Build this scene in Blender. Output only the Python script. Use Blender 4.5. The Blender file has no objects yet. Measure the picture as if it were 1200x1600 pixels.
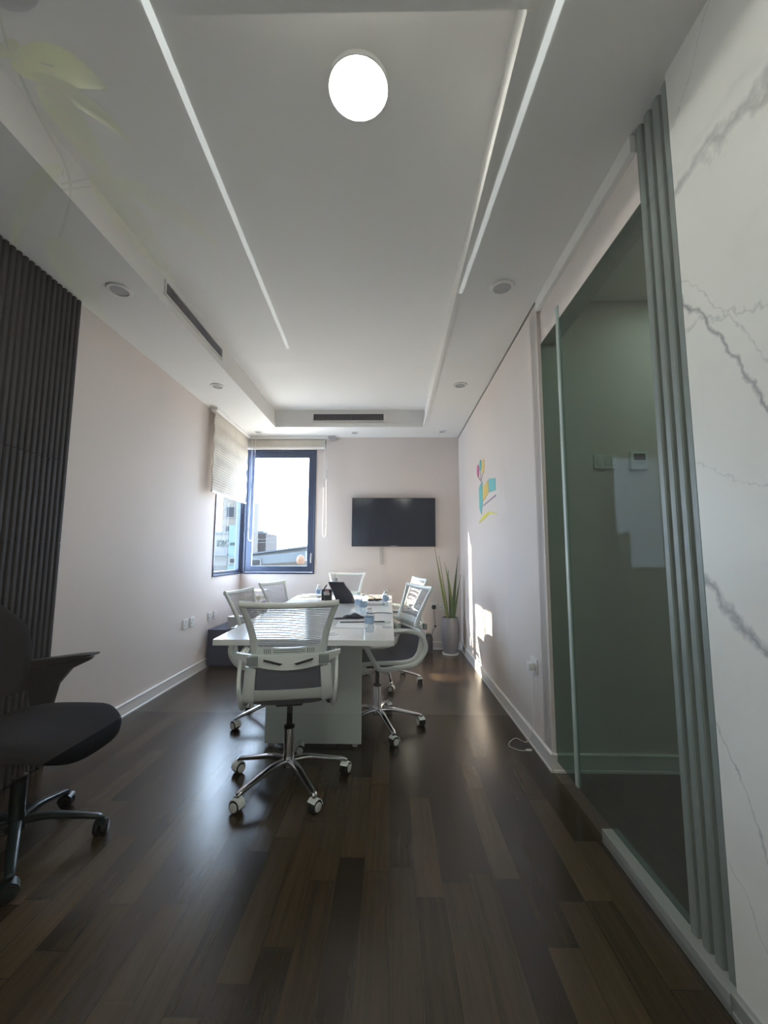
import bpy, bmesh, math, random
from mathutils import Vector, Matrix
random.seed(7)
PI = math.pi
sc = bpy.context.scene
COL = sc.collection

# ---------------------------------------------------------------- camera
PITCH, YAW, ROLL = 0.10647, -0.01715, -0.00388
F_PX = 638.66
cam_data = bpy.data.cameras.new('camera'); cam = bpy.data.objects.new('camera', cam_data); COL.objects.link(cam)
cam_data.sensor_fit = 'VERTICAL'; cam_data.sensor_height = 36.0; cam_data.lens = 36.0 * F_PX / 1600.0
cam_data.clip_start = 0.02; cam_data.clip_end = 500
def _cam_matrix():
    cy, sy, cp, sp, cr, sr = math.cos(YAW), math.sin(YAW), math.cos(PITCH), math.sin(PITCH), math.cos(ROLL), math.sin(ROLL)
    Ry = Matrix(((cy, -sy, 0), (sy, cy, 0), (0, 0, 1)))
    Rp = Matrix(((1, 0, 0), (0, cp, sp), (0, -sp, cp)))
    Rr = Matrix(((cr, 0, -sr), (0, 1, 0), (sr, 0, cr)))
    R = Rr @ Rp @ Ry
    right, fwd, up = R[0], R[1], R[2]
    M = Matrix((right, up, -fwd)).transposed().to_4x4()
    M.translation = Vector((0, 0, 1.2))
    return M
cam.matrix_world = _cam_matrix()
sc.camera = cam

# ---------------------------------------------------------------- exposure, world, sun
vs = sc.view_settings
vs.view_transform = 'Standard'; vs.look = 'None'; vs.gamma = 1.0; vs.use_curve_mapping = False
vs.exposure = 1.37
SKY = 7.2
SUN = 11.0
LAMP = 27.0
STRIP = 1.5
w = bpy.data.worlds.new('world'); sc.world = w; w.use_nodes = True
wn, wl = w.node_tree.nodes, w.node_tree.links
bg = wn['Background']
tc = wn.new('ShaderNodeTexCoord'); sep = wn.new('ShaderNodeSeparateXYZ'); wl.new(tc.outputs['Generated'], sep.inputs[0])
cr_ = wn.new('ShaderNodeValToRGB'); wl.new(sep.outputs['Z'], cr_.inputs[0])
cr_.color_ramp.elements[0].position = 0.0; cr_.color_ramp.elements[0].color = (0.66, 0.80, 1.0, 1)
cr_.color_ramp.elements[1].position = 0.5; cr_.color_ramp.elements[1].color = (0.66, 0.80, 1.0, 1)
wl.new(cr_.outputs[0], bg.inputs[0]); bg.inputs[1].default_value = SKY
sd = bpy.data.lights.new('sun', 'SUN'); so = bpy.data.objects.new('sun', sd); COL.objects.link(so)
sd.energy = SUN; sd.angle = 0.012; sd.color = (1.0, 0.83, 0.62)
so.rotation_euler = Vector((1.0, -0.29, -0.42)).to_track_quat('-Z', 'Y').to_euler()
so.location = (-6, 8, 6)
sc.cycles.max_bounces = 10; sc.cycles.diffuse_bounces = 6; sc.cycles.transparent_max_bounces = 24
sc.cycles.sample_clamp_indirect = 8.0

# light portals in the two window openings (they emit nothing, they only guide sampling)
def portal(loc, size, direction):
    d = bpy.data.lights.new('portal', 'AREA'); o = bpy.data.objects.new('portal', d); COL.objects.link(o)
    d.shape = 'RECTANGLE'; d.size, d.size_y = size; d.cycles.is_portal = True
    o.location = loc; o.rotation_euler = Vector(direction).to_track_quat('-Z', 'Z').to_euler()
portal((-1.49, 5.62, 1.79), (0.95, 1.75), (0, -1, 0))
portal((-2.18, 5.0, 1.79), (1.0, 1.75), (1, 0, 0))
portal((-2.22, -.78, 1.6), (.70, 1.05), (1, 0, 0))

# ---------------------------------------------------------------- materials
def mat(name, col=(.8, .8, .8), rough=.5, metal=0., spec=.5, noise=0., nscale=20., bump=0., trans=0., emis=None, estr=0., coat=0.):
    m = bpy.data.materials.new(name); m.use_nodes = True
    nt = m.node_tree; b = nt.nodes['Principled BSDF']
    b.inputs['Base Color'].default_value = (*col, 1); b.inputs['Roughness'].default_value = rough
    b.inputs['Metallic'].default_value = metal; b.inputs['Specular IOR Level'].default_value = spec
    b.inputs['Transmission Weight'].default_value = trans; b.inputs['Coat Weight'].default_value = coat
    if emis: b.inputs['Emission Color'].default_value = (*emis, 1); b.inputs['Emission Strength'].default_value = estr
    if noise or bump:
        t = nt.nodes.new('ShaderNodeTexCoord'); n = nt.nodes.new('ShaderNodeTexNoise')
        n.inputs['Scale'].default_value = nscale; n.inputs['Detail'].default_value = 4
        nt.links.new(t.outputs['Object'], n.inputs['Vector'])
        if noise:
            mx = nt.nodes.new('ShaderNodeMix'); mx.data_type = 'RGBA'
            mx.inputs[6].default_value = (*[c * (1 - noise) for c in col], 1)
            mx.inputs[7].default_value = (*[min(1, c * (1 + noise)) for c in col], 1)
            nt.links.new(n.outputs['Fac'], mx.inputs[0]); nt.links.new(mx.outputs[2], b.inputs['Base Color'])
        if bump:
            bp = nt.nodes.new('ShaderNodeBump'); bp.inputs['Strength'].default_value = bump; bp.inputs['Distance'].default_value = .002
            nt.links.new(n.outputs['Fac'], bp.inputs['Height']); nt.links.new(bp.outputs[0], b.inputs['Normal'])
    return m

def sheet_glass(name, tint=(1, 1, 1), ior=1.5, rough=0.0, gain=1.0):
    m = bpy.data.materials.new(name); m.use_nodes = True
    nt = m.node_tree; nt.nodes.clear()
    out = nt.nodes.new('ShaderNodeOutputMaterial'); mix = nt.nodes.new('ShaderNodeMixShader')
    tr = nt.nodes.new('ShaderNodeBsdfTransparent'); tr.inputs[0].default_value = (*tint, 1)
    gl = nt.nodes.new('ShaderNodeBsdfGlossy'); gl.inputs['Roughness'].default_value = rough
    fr = nt.nodes.new('ShaderNodeFresnel'); fr.inputs[0].default_value = ior
    mu = nt.nodes.new('ShaderNodeMath'); mu.operation = 'MULTIPLY'; mu.inputs[1].default_value = gain; mu.use_clamp = True
    gm = nt.nodes.new('ShaderNodeNewGeometry'); m2 = nt.nodes.new('ShaderNodeMath'); m2.operation = 'SUBTRACT'; m2.inputs[0].default_value = 1.0
    m3 = nt.nodes.new('ShaderNodeMath'); m3.operation = 'MULTIPLY'
    nt.links.new(gm.outputs['Backfacing'], m2.inputs[1]); nt.links.new(fr.outputs[0], mu.inputs[0])
    nt.links.new(mu.outputs[0], m3.inputs[0]); nt.links.new(m2.outputs[0], m3.inputs[1]); nt.links.new(m3.outputs[0], mix.inputs[0])
    nt.links.new(tr.outputs[0], mix.inputs[1]); nt.links.new(gl.outputs[0], mix.inputs[2])
    nt.links.new(mix.outputs[0], out.inputs[0])
    return m

def math_node(nt, op, a, b=None, clamp=False):
    n = nt.nodes.new('ShaderNodeMath'); n.operation = op; n.use_clamp = clamp
    for i, v in enumerate((a, b)):
        if v is None: continue
        if isinstance(v, (int, float)): n.inputs[i].default_value = v
        else: nt.links.new(v, n.inputs[i])
    return n.outputs[0]

def plank_material():
    m = bpy.data.materials.new('dark_walnut_planks'); m.use_nodes = True
    nt = m.node_tree; b = nt.nodes['Principled BSDF']
    t = nt.nodes.new('ShaderNodeTexCoord'); s = nt.nodes.new('ShaderNodeSeparateXYZ'); nt.links.new(t.outputs['Object'], s.inputs[0])
    X, Y = s.outputs['X'], s.outputs['Y']
    W, L = 0.098, 0.60
    xs = math_node(nt, 'DIVIDE', math_node(nt, 'ADD', X, 10.0), W); row = math_node(nt, 'FLOOR', xs); fx = math_node(nt, 'FRACT', xs)
    wn1 = nt.nodes.new('ShaderNodeTexWhiteNoise'); wn1.noise_dimensions = '1D'; nt.links.new(row, wn1.inputs['W'])
    ys = math_node(nt, 'ADD', math_node(nt, 'DIVIDE', math_node(nt, 'ADD', Y, 10.0), L), math_node(nt, 'MULTIPLY', wn1.outputs['Value'], 7.0))
    colm = math_node(nt, 'FLOOR', ys); fy = math_node(nt, 'FRACT', ys)
    cb = nt.nodes.new('ShaderNodeCombineXYZ'); nt.links.new(row, cb.inputs[0]); nt.links.new(colm, cb.inputs[1])
    wn2 = nt.nodes.new('ShaderNodeTexWhiteNoise'); wn2.noise_dimensions = '3D'; nt.links.new(cb.outputs[0], wn2.inputs['Vector'])
    mp = nt.nodes.new('ShaderNodeMapping'); mp.inputs['Scale'].default_value = (45, 2.2, 1)
    nt.links.new(t.outputs['Object'], mp.inputs['Vector'])
    vo = nt.nodes.new('ShaderNodeVectorMath'); vo.operation = 'ADD'
    nt.links.new(mp.outputs[0], vo.inputs[0]); nt.links.new(wn2.outputs['Color'], vo.inputs[1])
    gn = nt.nodes.new('ShaderNodeTexNoise'); gn.inputs['Scale'].default_value = 1.0; gn.inputs['Detail'].default_value = 8; gn.inputs['Roughness'].default_value = .72
    nt.links.new(vo.outputs[0], gn.inputs['Vector'])
    v = math_node(nt, 'ADD', math_node(nt, 'MULTIPLY', wn2.outputs['Value'], .50), math_node(nt, 'MULTIPLY', gn.outputs['Fac'], .62))
    r = nt.nodes.new('ShaderNodeValToRGB'); nt.links.new(v, r.inputs[0])
    e = r.color_ramp.elements
    e[0].position = .22; e[0].color = (.016, .009, .006, 1)
    e[1].position = .95; e[1].color = (.095, .066, .038, 1)
    x = e.new(.5); x.color = (.040, .027, .016, 1)
    # joints
    ex = math_node(nt, 'LESS_THAN', math_node(nt, 'MINIMUM', fx, math_node(nt, 'SUBTRACT', 1.0, fx)), .012)
    ey = math_node(nt, 'LESS_THAN', math_node(nt, 'MINIMUM', fy, math_node(nt, 'SUBTRACT', 1.0, fy)), .0025)
    j = math_node(nt, 'MAXIMUM', ex, ey)
    mx = nt.nodes.new('ShaderNodeMix'); mx.data_type = 'RGBA'; mx.inputs[7].default_value = (.018, .010, .008, 1)
    nt.links.new(math_node(nt, 'MULTIPLY', j, .6), mx.inputs[0]); nt.links.new(r.outputs[0], mx.inputs[6]); nt.links.new(mx.outputs[2], b.inputs['Base Color'])
    rr = math_node(nt, 'ADD', math_node(nt, 'MULTIPLY', gn.outputs['Fac'], .06), .22)
    nt.links.new(rr, b.inputs['Roughness']); b.inputs['Specular IOR Level'].default_value = .55
    bp = nt.nodes.new('ShaderNodeBump'); bp.inputs['Strength'].default_value = .08; bp.inputs['Distance'].default_value = .001
    nt.links.new(math_node(nt, 'SUBTRACT', gn.outputs['Fac'], j), bp.inputs['Height']); nt.links.new(bp.outputs[0], b.inputs['Normal'])
    return m

def marble_material():
    m = bpy.data.materials.new('white_marble_grey_veins'); m.use_nodes = True
    nt = m.node_tree; b = nt.nodes['Principled BSDF']
    t = nt.nodes.new('ShaderNodeTexCoord'); s = nt.nodes.new('ShaderNodeSeparateXYZ'); nt.links.new(t.outputs['Object'], s.inputs[0])
    Y, Z = s.outputs['Y'], s.outputs['Z']
    n1 = nt.nodes.new('ShaderNodeTexNoise'); n1.inputs['Scale'].default_value = 3.5; n1.inputs['Detail'].default_value = 7; n1.inputs['Roughness'].default_value = .62
    nt.links.new(t.outputs['Object'], n1.inputs['Vector'])
    n2 = nt.nodes.new('ShaderNodeTexNoise'); n2.inputs['Scale'].default_value = 16; n2.inputs['Detail'].default_value = 5
    nt.links.new(t.outputs['Object'], n2.inputs['Vector'])
    wob = math_node(nt, 'MULTIPLY', math_node(nt, 'SUBTRACT', n1.outputs['Fac'], .5), .34)
    total = None
    # veins z = a + k*(1.2-y), half width, strength
    for a, k, hw, st in ((2.36, .05, .030, .55), (2.05, -1.5, .006, .35), (1.98, -1.75, .020, .8), (1.90, -.35, .006, .35), (1.10, -.85, .030, .75),
                         (.72, -1.9, .010, .5), (.36, -1.3, .006, .4), (2.62, .9, .006, .3), (1.45, -.3, .004, .3)):
        d = math_node(nt, 'ABSOLUTE', math_node(nt, 'SUBTRACT', math_node(nt, 'ADD', Z, wob), math_node(nt, 'ADD', math_node(nt, 'MULTIPLY', math_node(nt, 'SUBTRACT', 1.2, Y), k), a)))
        v = math_node(nt, 'MULTIPLY', math_node(nt, 'SUBTRACT', 1.0, math_node(nt, 'DIVIDE', d, hw), True), st)
        v = math_node(nt, 'MULTIPLY', v, math_node(nt, 'ADD', n2.outputs['Fac'], .45))
        total = v if total is None else math_node(nt, 'MAXIMUM', total, v)
    cl = math_node(nt, 'MULTIPLY', math_node(nt, 'SUBTRACT', n1.outputs['Fac'], .5, True), .5)
    total = math_node(nt, 'ADD', total, cl, True)
    mx = nt.nodes.new('ShaderNodeMix'); mx.data_type = 'RGBA'
    mx.inputs[6].default_value = (.84, .83, .79, 1); mx.inputs[7].default_value = (.20, .21, .24, 1)
    nt.links.new(total, mx.inputs[0]); nt.links.new(mx.outputs[2], b.inputs['Base Color'])
    b.inputs['Roughness'].default_value = .38; b.inputs['Specular IOR Level'].default_value = .25
    return m

M = dict(
    wall=mat('warm_grey_wall_paint', (.72, .645, .61), .75, noise=.02, nscale=3, bump=.05),
    ceil=mat('white_ceiling_paint', (.78, .765, .74), .8, noise=.015, nscale=4),
    trim=mat('white_skirting_paint', (.80, .78, .77), .35),
    floor=plank_material(), marble=marble_material(),
    slat=mat('charcoal_fluted_panel', (.020, .022, .028), .6, spec=.25, noise=.2, nscale=30),
    slat2=mat('dark_green_fluted_panel', (.17, .21, .195), .45, noise=.1, nscale=30),
    back=mat('panel_backing_black', (.008, .009, .010), .8),
    winframe=mat('dark_blue_grey_aluminium', (.055, .075, .13), .35, metal=.2),
    winglass=sheet_glass('window_glass', (.96, .98, 1.0), 1.45, 0.0, .15),
    doorglass=sheet_glass('tinted_door_glass', (.56, .67, .635), 1.5, 0.0, .06),
    frontglass=sheet_glass('front_partition_glass', (.965, .98, .972), 1.5, 0.0, 2.0),
    edgeglass=mat('pale_glass_edge', (.45, .55, .52), .25),
    blind=mat('cream_woven_blind', (.80, .76, .70), .9, noise=.12, nscale=60),
    blindrail=mat('white_blind_rail', (.82, .80, .79), .4),
    white_plastic=mat('white_plastic', (.78, .78, .76), .35),
    chair_white=mat('greenish_white_chair_plastic', (.82, .86, .83), .38),
    mesh_grey=mat('pale_grey_woven_mesh', (.42, .42, .46), .7),
    seat_grey=mat('slate_grey_seat_fabric', (.115, .120, .155), .9, noise=.15, nscale=200, bump=.3),
    chrome=mat('polished_aluminium', (.72, .72, .74), .13, metal=1.),
    black=mat('black_plastic', (.010, .011, .013), .4, spec=.3),
    rubber=mat('black_rubber', (.015, .015, .016), .7),
    dark_fabric=mat('black_chair_fabric', (.010, .011, .015), .9, spec=.12, noise=.1, nscale=40),
    dark_base=mat('black_green_nylon', (.014, .024, .024), .32, spec=.3),
    table=mat('white_gloss_tabletop', (.91, .92, .90), .16, spec=.5, coat=.2),
    table_leg=mat('white_laminate_panel', (.82, .89, .86), .35),
    dark_blue=mat('dark_blue_laminate', (.035, .045, .085), .5),
    tv=mat('black_glossy_screen', (.009, .017, .034), .12, spec=.6),
    tvframe=mat('black_screen_bezel', (.010, .012, .016), .35),
    silver=mat('silver_plastic', (.45, .46, .48), .4),
    pot=mat('grey_glazed_ceramic', (.155, .155, .185), .4, noise=.05, nscale=8),
    leaf=mat('dark_green_leaf', (.055, .105, .035), .45, noise=.4, nscale=25),
    leafedge=mat('yellow_green_leaf', (.17, .23, .045), .45, noise=.2, nscale=25),
    soil=mat('dark_soil', (.04, .028, .02), .95, noise=.4, nscale=60, bump=.6),
    paper=mat('white_paper', (.82, .82, .82), .8),
    pink=mat('pink_card', (.62, .36, .42), .7), purple=mat('purple_card', (.26, .19, .36), .7), cream=mat('cream_card', (.70, .64, .55), .7),
    blue_label=mat('blue_bottle_label', (.42, .58, .80), .5),
    bottle=sheet_glass('clear_bottle_plastic', (.86, .92, .96), 1.45, .08, 3.0),
    vent=mat('dark_vent_backing', (.012, .012, .014), .8), ventfin=mat('grey_vent_fins', (.30, .29, .32), .5),
    lamp=mat('round_lamp_diffuser', (.9, .9, .9), .5, emis=(1.0, .98, .90), estr=LAMP), passage_fill=mat('passage_fill_diffuser', (.9, .9, .9), .5, emis=(1.0, .97, .90), estr=LAMP * .5),
    strip=mat('linear_light_diffuser', (.9, .9, .9), .5, emis=(.93, 1.0, .97), estr=STRIP),
    dl_in=mat('grey_downlight_lens', (.42, .42, .42), .25),
    navy=mat('navy_bag_fabric', (.020, .024, .045), .8, noise=.2, nscale=80, bump=.4),
    teal=mat('teal_decal', (.14, .52, .52), .5), yellow=mat('mustard_decal', (.74, .54, .14), .5), lime=mat('yellow_decal', (.76, .70, .12), .5),
    magenta=mat('magenta_decal', (.58, .06, .24), .5), mauve=mat('mauve_decal', (.40, .30, .38), .5),
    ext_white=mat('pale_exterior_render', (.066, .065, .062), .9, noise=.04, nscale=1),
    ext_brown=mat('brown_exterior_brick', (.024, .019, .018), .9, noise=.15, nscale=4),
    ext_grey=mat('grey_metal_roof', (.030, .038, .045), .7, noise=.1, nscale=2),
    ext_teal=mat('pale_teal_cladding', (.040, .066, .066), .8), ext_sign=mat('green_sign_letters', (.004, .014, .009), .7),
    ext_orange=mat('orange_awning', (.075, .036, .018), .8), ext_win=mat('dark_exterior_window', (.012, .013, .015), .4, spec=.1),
    ext_road=mat('pale_street', (.55, .46, .36), .9),
)

# ---------------------------------------------------------------- mesh helpers
def nb(): return bmesh.new()
def box(bm, x0, x1, y0, y1, z0, z1, bevel=0., seg=2):
    t = bmesh.new()
    bmesh.ops.create_cube(t, size=1)
    bmesh.ops.scale(t, vec=(x1 - x0, y1 - y0, z1 - z0), verts=t.verts)
    if bevel: bmesh.ops.bevel(t, geom=t.edges[:], offset=bevel, segments=seg, affect='EDGES', profile=.5)
    bmesh.ops.translate(t, vec=((x0 + x1) / 2, (y0 + y1) / 2, (z0 + z1) / 2), verts=t.verts)
    merge(bm, t); return bm
def merge(bm, t, mtx=None):
    if mtx is not None: bmesh.ops.transform(t, matrix=mtx, verts=t.verts)
    me = bpy.data.meshes.new('tmp'); t.to_mesh(me); t.free(); bm.from_mesh(me); bpy.data.meshes.remove(me)
def lathe(bm, prof, n=24, loc=(0, 0, 0), mtx=None):
    t = bmesh.new(); rings = []
    for r, z in prof:
        rings.append([t.verts.new((max(r, 1e-5) * math.cos(2 * PI * i / n), max(r, 1e-5) * math.sin(2 * PI * i / n), z)) for i in range(n)])
    for a, b in zip(rings, rings[1:]):
        for i in range(n): t.faces.new((a[i], a[(i + 1) % n], b[(i + 1) % n], b[i]))
    t.faces.new(list(reversed(rings[0]))); t.faces.new(rings[-1])
    bmesh.ops.recalc_face_normals(t, faces=t.faces[:])
    if mtx is not None: bmesh.ops.transform(t, matrix=mtx, verts=t.verts)
    bmesh.ops.translate(t, vec=loc, verts=t.verts); merge(bm, t); return bm
def catmull(P, n=8, closed=False):
    P = [Vector(p) for p in P]; out = []; m = len(P)
    for i in range(m if closed else m - 1):
        if closed: a, b, c, d = P[i - 1], P[i], P[(i + 1) % m], P[(i + 2) % m]
        else: a, b, c, d = P[max(i - 1, 0)], P[i], P[i + 1], P[min(i + 2, m - 1)]
        for k in range(n):
            t = k / n
            out.append(.5 * ((2 * b) + (c - a) * t + (2 * a - 5 * b + 4 * c - d) * t * t + (3 * b - a - 3 * c + d) * t ** 3))
    if not closed: out.append(P[-1])
    return out
def sweep(bm, path, rx, rz=None, n=10, closed=False, up=(0, 0, 1), taper=None, square=1.0):
    """tube of elliptical (or squared) section: rx sideways, rz along the section's 'up'"""
    rz = rz or rx; path = [Vector(p) for p in path]; N = len(path); rings = []; upv = Vector(up)
    for i, p in enumerate(path):
        if closed: tg = path[(i + 1) % N] - path[i - 1]
        else: tg = path[min(i + 1, N - 1)] - path[max(i - 1, 0)]
        tg.normalize()
        s = tg.cross(upv)
        if s.length < 1e-3: s = tg.cross(Vector((1, 0, 0.01)))
        s.normalize(); u = s.cross(tg).normalized()
        k = taper(i / (N - 1)) if taper else 1.
        ring = []
        for j in range(n):
            a = 2 * PI * (j + .5) / n; ca, sa = math.cos(a), math.sin(a)
            ca = math.copysign(abs(ca) ** square, ca); sa = math.copysign(abs(sa) ** square, sa)
            ring.append(bm.verts.new(p + s * (rx * k * ca) + u * (rz * k * sa)))
        rings.append(ring)
    for i in range(N if closed else N - 1):
        a, b = rings[i], rings[(i + 1) % N]
        for j in range(n): bm.faces.new((a[j], a[(j + 1) % n], b[(j + 1) % n], b[j]))
    if not closed: bm.faces.new(list(reversed(rings[0]))); bm.faces.new(rings[-1])
    return bm
def prism(bm, pts, axis, a0, a1):
    """polygon pts in the two other axes, extruded from a0 to a1 along axis"""
    def v(p, a):
        return {'x': (a, p[0], p[1]), 'y': (p[0], a, p[1]), 'z': (p[0], p[1], a)}[axis]
    A = [bm.verts.new(v(p, a0)) for p in pts]; B = [bm.verts.new(v(p, a1)) for p in pts]; n = len(pts)
    fs = [bm.faces.new(A), bm.faces.new(list(reversed(B)))]
    for i in range(n): fs.append(bm.faces.new((A[i], B[i], B[(i + 1) % n], A[(i + 1) % n])))
    bmesh.ops.recalc_face_normals(bm, faces=fs); return bm
def obj(name, bm, m, parent=None, smooth=None, bevel=0.):
    me = bpy.data.meshes.new(name)
    bmesh.ops.recalc_face_normals(bm, faces=bm.faces[:])
    bm.to_mesh(me); bm.free(); me.materials.append(m if not isinstance(m, str) else M[m])
    if smooth is not None:
        for p in me.polygons: p.use_smooth = True
        me.set_sharp_from_angle(angle=math.radians(smooth))
    o = bpy.data.objects.new(name, me); COL.objects.link(o)
    if parent: o.parent = parent
    if bevel:
        b = o.modifiers.new('bevel', 'BEVEL'); b.width = bevel; b.segments = 2; b.limit_method = 'ANGLE'
    return o
def struct(name, bm, m, parent=None, **k):
    o = obj(name, bm, m, parent, **k)
    if not parent: o['kind'] = 'structure'
    return o
def thing(name, label, cat, loc=(0, 0, 0), rz=0., group=None):
    o = bpy.data.objects.new(name, None); COL.objects.link(o); o.empty_display_size = .05
    o.location = loc; o.rotation_euler = (0, 0, rz); o['label'] = label; o['category'] = cat
    if group: o['group'] = group
    return o
def tag(o, label, cat, group=None):
    o['label'] = label; o['category'] = cat
    if group: o['group'] = group
    return o
def dup(root, loc, rz=0., label=None, group=None):
    def cp(o, par):
        kids = [c for c in COL.objects if c.parent == o]
        c = o.copy(); COL.objects.link(c); c.parent = par
        for k in kids: cp(k, c)
        return c
    r = cp(root, None); r.location = loc; r.rotation_euler = (0, 0, rz)
    if label: r['label'] = label
    if group: r['group'] = group
    return r
def text_bm(s, size, depth):
    c = bpy.data.curves.new('t', 'FONT'); c.body = s; c.size = size; c.extrude = depth; c.align_x = 'LEFT'
    o = bpy.data.objects.new('t', c); COL.objects.link(o)
    dg = bpy.context.evaluated_depsgraph_get(); me = bpy.data.meshes.new_from_object(o.evaluated_get(dg))
    bm = bmesh.new(); bm.from_mesh(me); bpy.data.objects.remove(o); bpy.data.meshes.remove(me); return bm

# ---------------------------------------------------------------- the room
XL, XR, S, DB, DC = -1.996, .915, 2.807, 5.446, 2.45
ZT = 3.02                                    # upper ceiling inside the tray
TX0, TX1, TY0, TY1 = -1.47, .42, 1.05, 4.97  # tray opening
GY = .18                                     # front glass partition
BY = -2.9                                    # far end of the corridor behind the camera
struct('floor', box(nb(), -2.2, 3.0, BY - .1, 5.7, -.1, 0), 'floor')
# soffit ring and raised centre
bm = nb()
box(bm, -2.2, TX0, BY - .1, 5.7, S, S + .35); box(bm, TX1, 3.0, BY - .1, 5.7, S, S + .35)
box(bm, TX0, TX1, TY1, 5.7, S, S + .35); box(bm, TX0, TX1, BY - .1, TY0, S, S + .35)
box(bm, TX0, TX1, TY0, TY1, ZT, ZT + .14)
struct('ceiling', bm, 'ceil')
bm = nb()                                    # small lip round the tray, its foot flush with the soffit
lz0, lz1, lw = S - .012, S + .035, .022
box(bm, TX0 - .004, TX0 + lw, TY0, TY1, lz0, lz1); box(bm, TX1 - lw, TX1 + .004, TY0, TY1, lz0, lz1)
box(bm, TX0 - .004, TX1 + .004, TY1 - lw, TY1 + .004, lz0, lz1)
struct('trim_1', bm, 'ceil')

# left wall with the window opening
CWY0, CWY1 = -1.10, -.45                     # unseen corridor opening, added for fill daylight
WLY0, WLY1, WZ0, WZ1 = 4.575, 5.43, .955, 2.63
bm = nb()
box(bm, XL - .2, XL, CWY1, WLY0, 0, S); box(bm, XL - .2, XL, BY, CWY0, 0, S); box(bm, XL - .2, XL, CWY0, CWY1, 2.1, S); box(bm, XL - .2, XL, CWY0, CWY1, 0, 1.1); box(bm, XL - .2, XL, WLY0, 5.65, 0, WZ0); box(bm, XL - .2, XL, WLY0, 5.65, WZ1, S)
struct('wall_left', bm, 'wall')
# back wall
WBX0, WBX1 = -1.965, -1.015
bm = nb()
box(bm, WBX1, 1.1, DB, DB + .2, 0, S); box(bm, XL, WBX1, DB, DB + .2, 0, WZ0); box(bm, XL, WBX1, DB, DB + .2, WZ1, S)
struct('wall_back', bm, 'wall')
# right wall, and the passage that opens in it
struct('wall_right', box(nb(), XR, XR + .16, DC + .02, DB, 0, S), 'wall')
struct('wall_passage_back', box(nb(), XR, 2.6, DC, DC + .12, 0, S), 'wall')
struct('wall_passage_side', box(nb(), 2.5, 2.6, .9, DC, 0, S), 'wall')
struct('wall_passage_front', box(nb(), 1.1, 2.5, .9, 1.0, 0, S), 'wall')
bm = nb(); box(bm, XR + .02, XR + .12, 1.42, DC, 2.52, S)
struct('wall_header', bm, 'wall')
struct('trim_2', box(nb(), XR - .005, XR + .02, 1.42, DC, 2.735, S, .002), 'ceil')
bm = nb()                                    # shadow gap where the right wall meets the soffit
box(bm, XR - .006, XR, DC, DB, S - .012, S)
struct('trim_3', bm, mat('shadow_gap_profile', (.22, .20, .19), .7))
struct('wall_marble', box(nb(), XR, XR + .18, BY, 1.222, 0, S), 'marble')
# corridor behind the camera (it shows only as reflections in the glass)
struct('wall_corridor_end', box(nb(), -2.2, 1.1, BY - .1, BY, 0, S), 'wall')

# skirting boards with a small rounded top
M['curb'] = mat('grey_metal_curb', (.26, .28, .27), .4)
def skirting(name, p0, p1, inward, h=.098, t=.014, m='trim'):
    p0, p1 = Vector(p0), Vector(p1); n = Vector(inward); bm = nb()
    prof = [(0, 0), (t + .004, 0), (t + .004, .012), (t, .016), (t, h - .014), (t + .003, h - .010), (t + .003, h - .003), (t - .003, h), (0, h)]
    A = [bm.verts.new((p0.x + n.x * a, p0.y + n.y * a, b)) for a, b in prof]
    B = [bm.verts.new((p1.x + n.x * a, p1.y + n.y * a, b)) for a, b in prof]
    bm.faces.new(A); bm.faces.new(list(reversed(B)))
    for i in range(len(prof)): bm.faces.new((A[i], B[i], B[(i + 1) % len(prof)], A[(i + 1) % len(prof)]))
    struct(name, bm, m)
skirting('baseboard_left', (XL, 2.44), (XL, DB), (1, 0))
skirting('baseboard_back', (XL, DB), (XR, DB), (0, -1))
skirting('baseboard_right', (XR, DC - .014), (XR, DB), (-1, 0))
skirting('baseboard_passage', (XR - .0, DC), (2.5, DC), (0, -1))
skirting('baseboard_marble', (XR, GY), (XR, 1.222), (-1, 0), .06, m=M['curb'])
struct('trim_4', box(nb(), XR - .02, XR + .05, 1.222, 1.88, 0, .055, .003), 'curb')

# fluted wall panels
def fluted(name, x0, sx, y0, y1, z1, pitch, m, joints=(), base=.0):
    """backing board with half-round ribs; sx = direction the ribs face"""
    bm = nb(); n = max(1, round((y1 - y0) / pitch)); p = (y1 - y0) / n; zs = [base] + list(joints) + [z1]
    for za, zb in zip(zs, zs[1:]):
        for i in range(n):
            yc = y0 + (i + .5) * p; r = p * .30
            pts = [(x0, yc - r), (x0 + sx * .016, yc - r), (x0 + sx * .020, yc - r + .004), (x0 + sx * .020, yc + r - .004), (x0 + sx * .016, yc + r), (x0, yc + r)]
            prism(bm, pts, 'z', za + .0015, zb - .0015)
    o = thing('fluted_panel', *name, loc=(0, 0, 0))
    obj('backing', box(nb(), min(x0, x0 + sx * .004), max(x0, x0 + sx * .004), y0, y1, base, z1), 'back' if sx > 0 else m, o)
    obj('ribs', bm, m, o)
    return o
fluted(('charcoal fluted panel of vertical ribs covering the near left wall', 'wall panel'), XL, 1, .25, 2.43, S, .0385, 'slat', (1.27, 1.757))
bm = nb(); box(bm, XR + .03, XR + .18, 1.222, 1.42, 0, S)
struct('wall_panel_pier', bm, 'back')
fluted(('narrow dark green fluted strip between marble wall and glass door', 'wall panel'), XR + .0295, -1, 1.225, 1.415, S - .0005, .046, 'slat2')

# glass door in the right-hand opening
t = thing('glass_door', 'tall tinted glass door sheet filling the opening in the right wall', 'glass door')
t['category'] = 'glass door'
obj('pane', box(nb(), XR + .018, XR + .022, 1.42, DC - .005, .06, 2.52), 'doorglass', t)
obj('edge_profile', box(nb(), XR + .012, XR + .030, 2.17, 2.20, .06, 2.60, .002), 'edgeglass', t)
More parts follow.
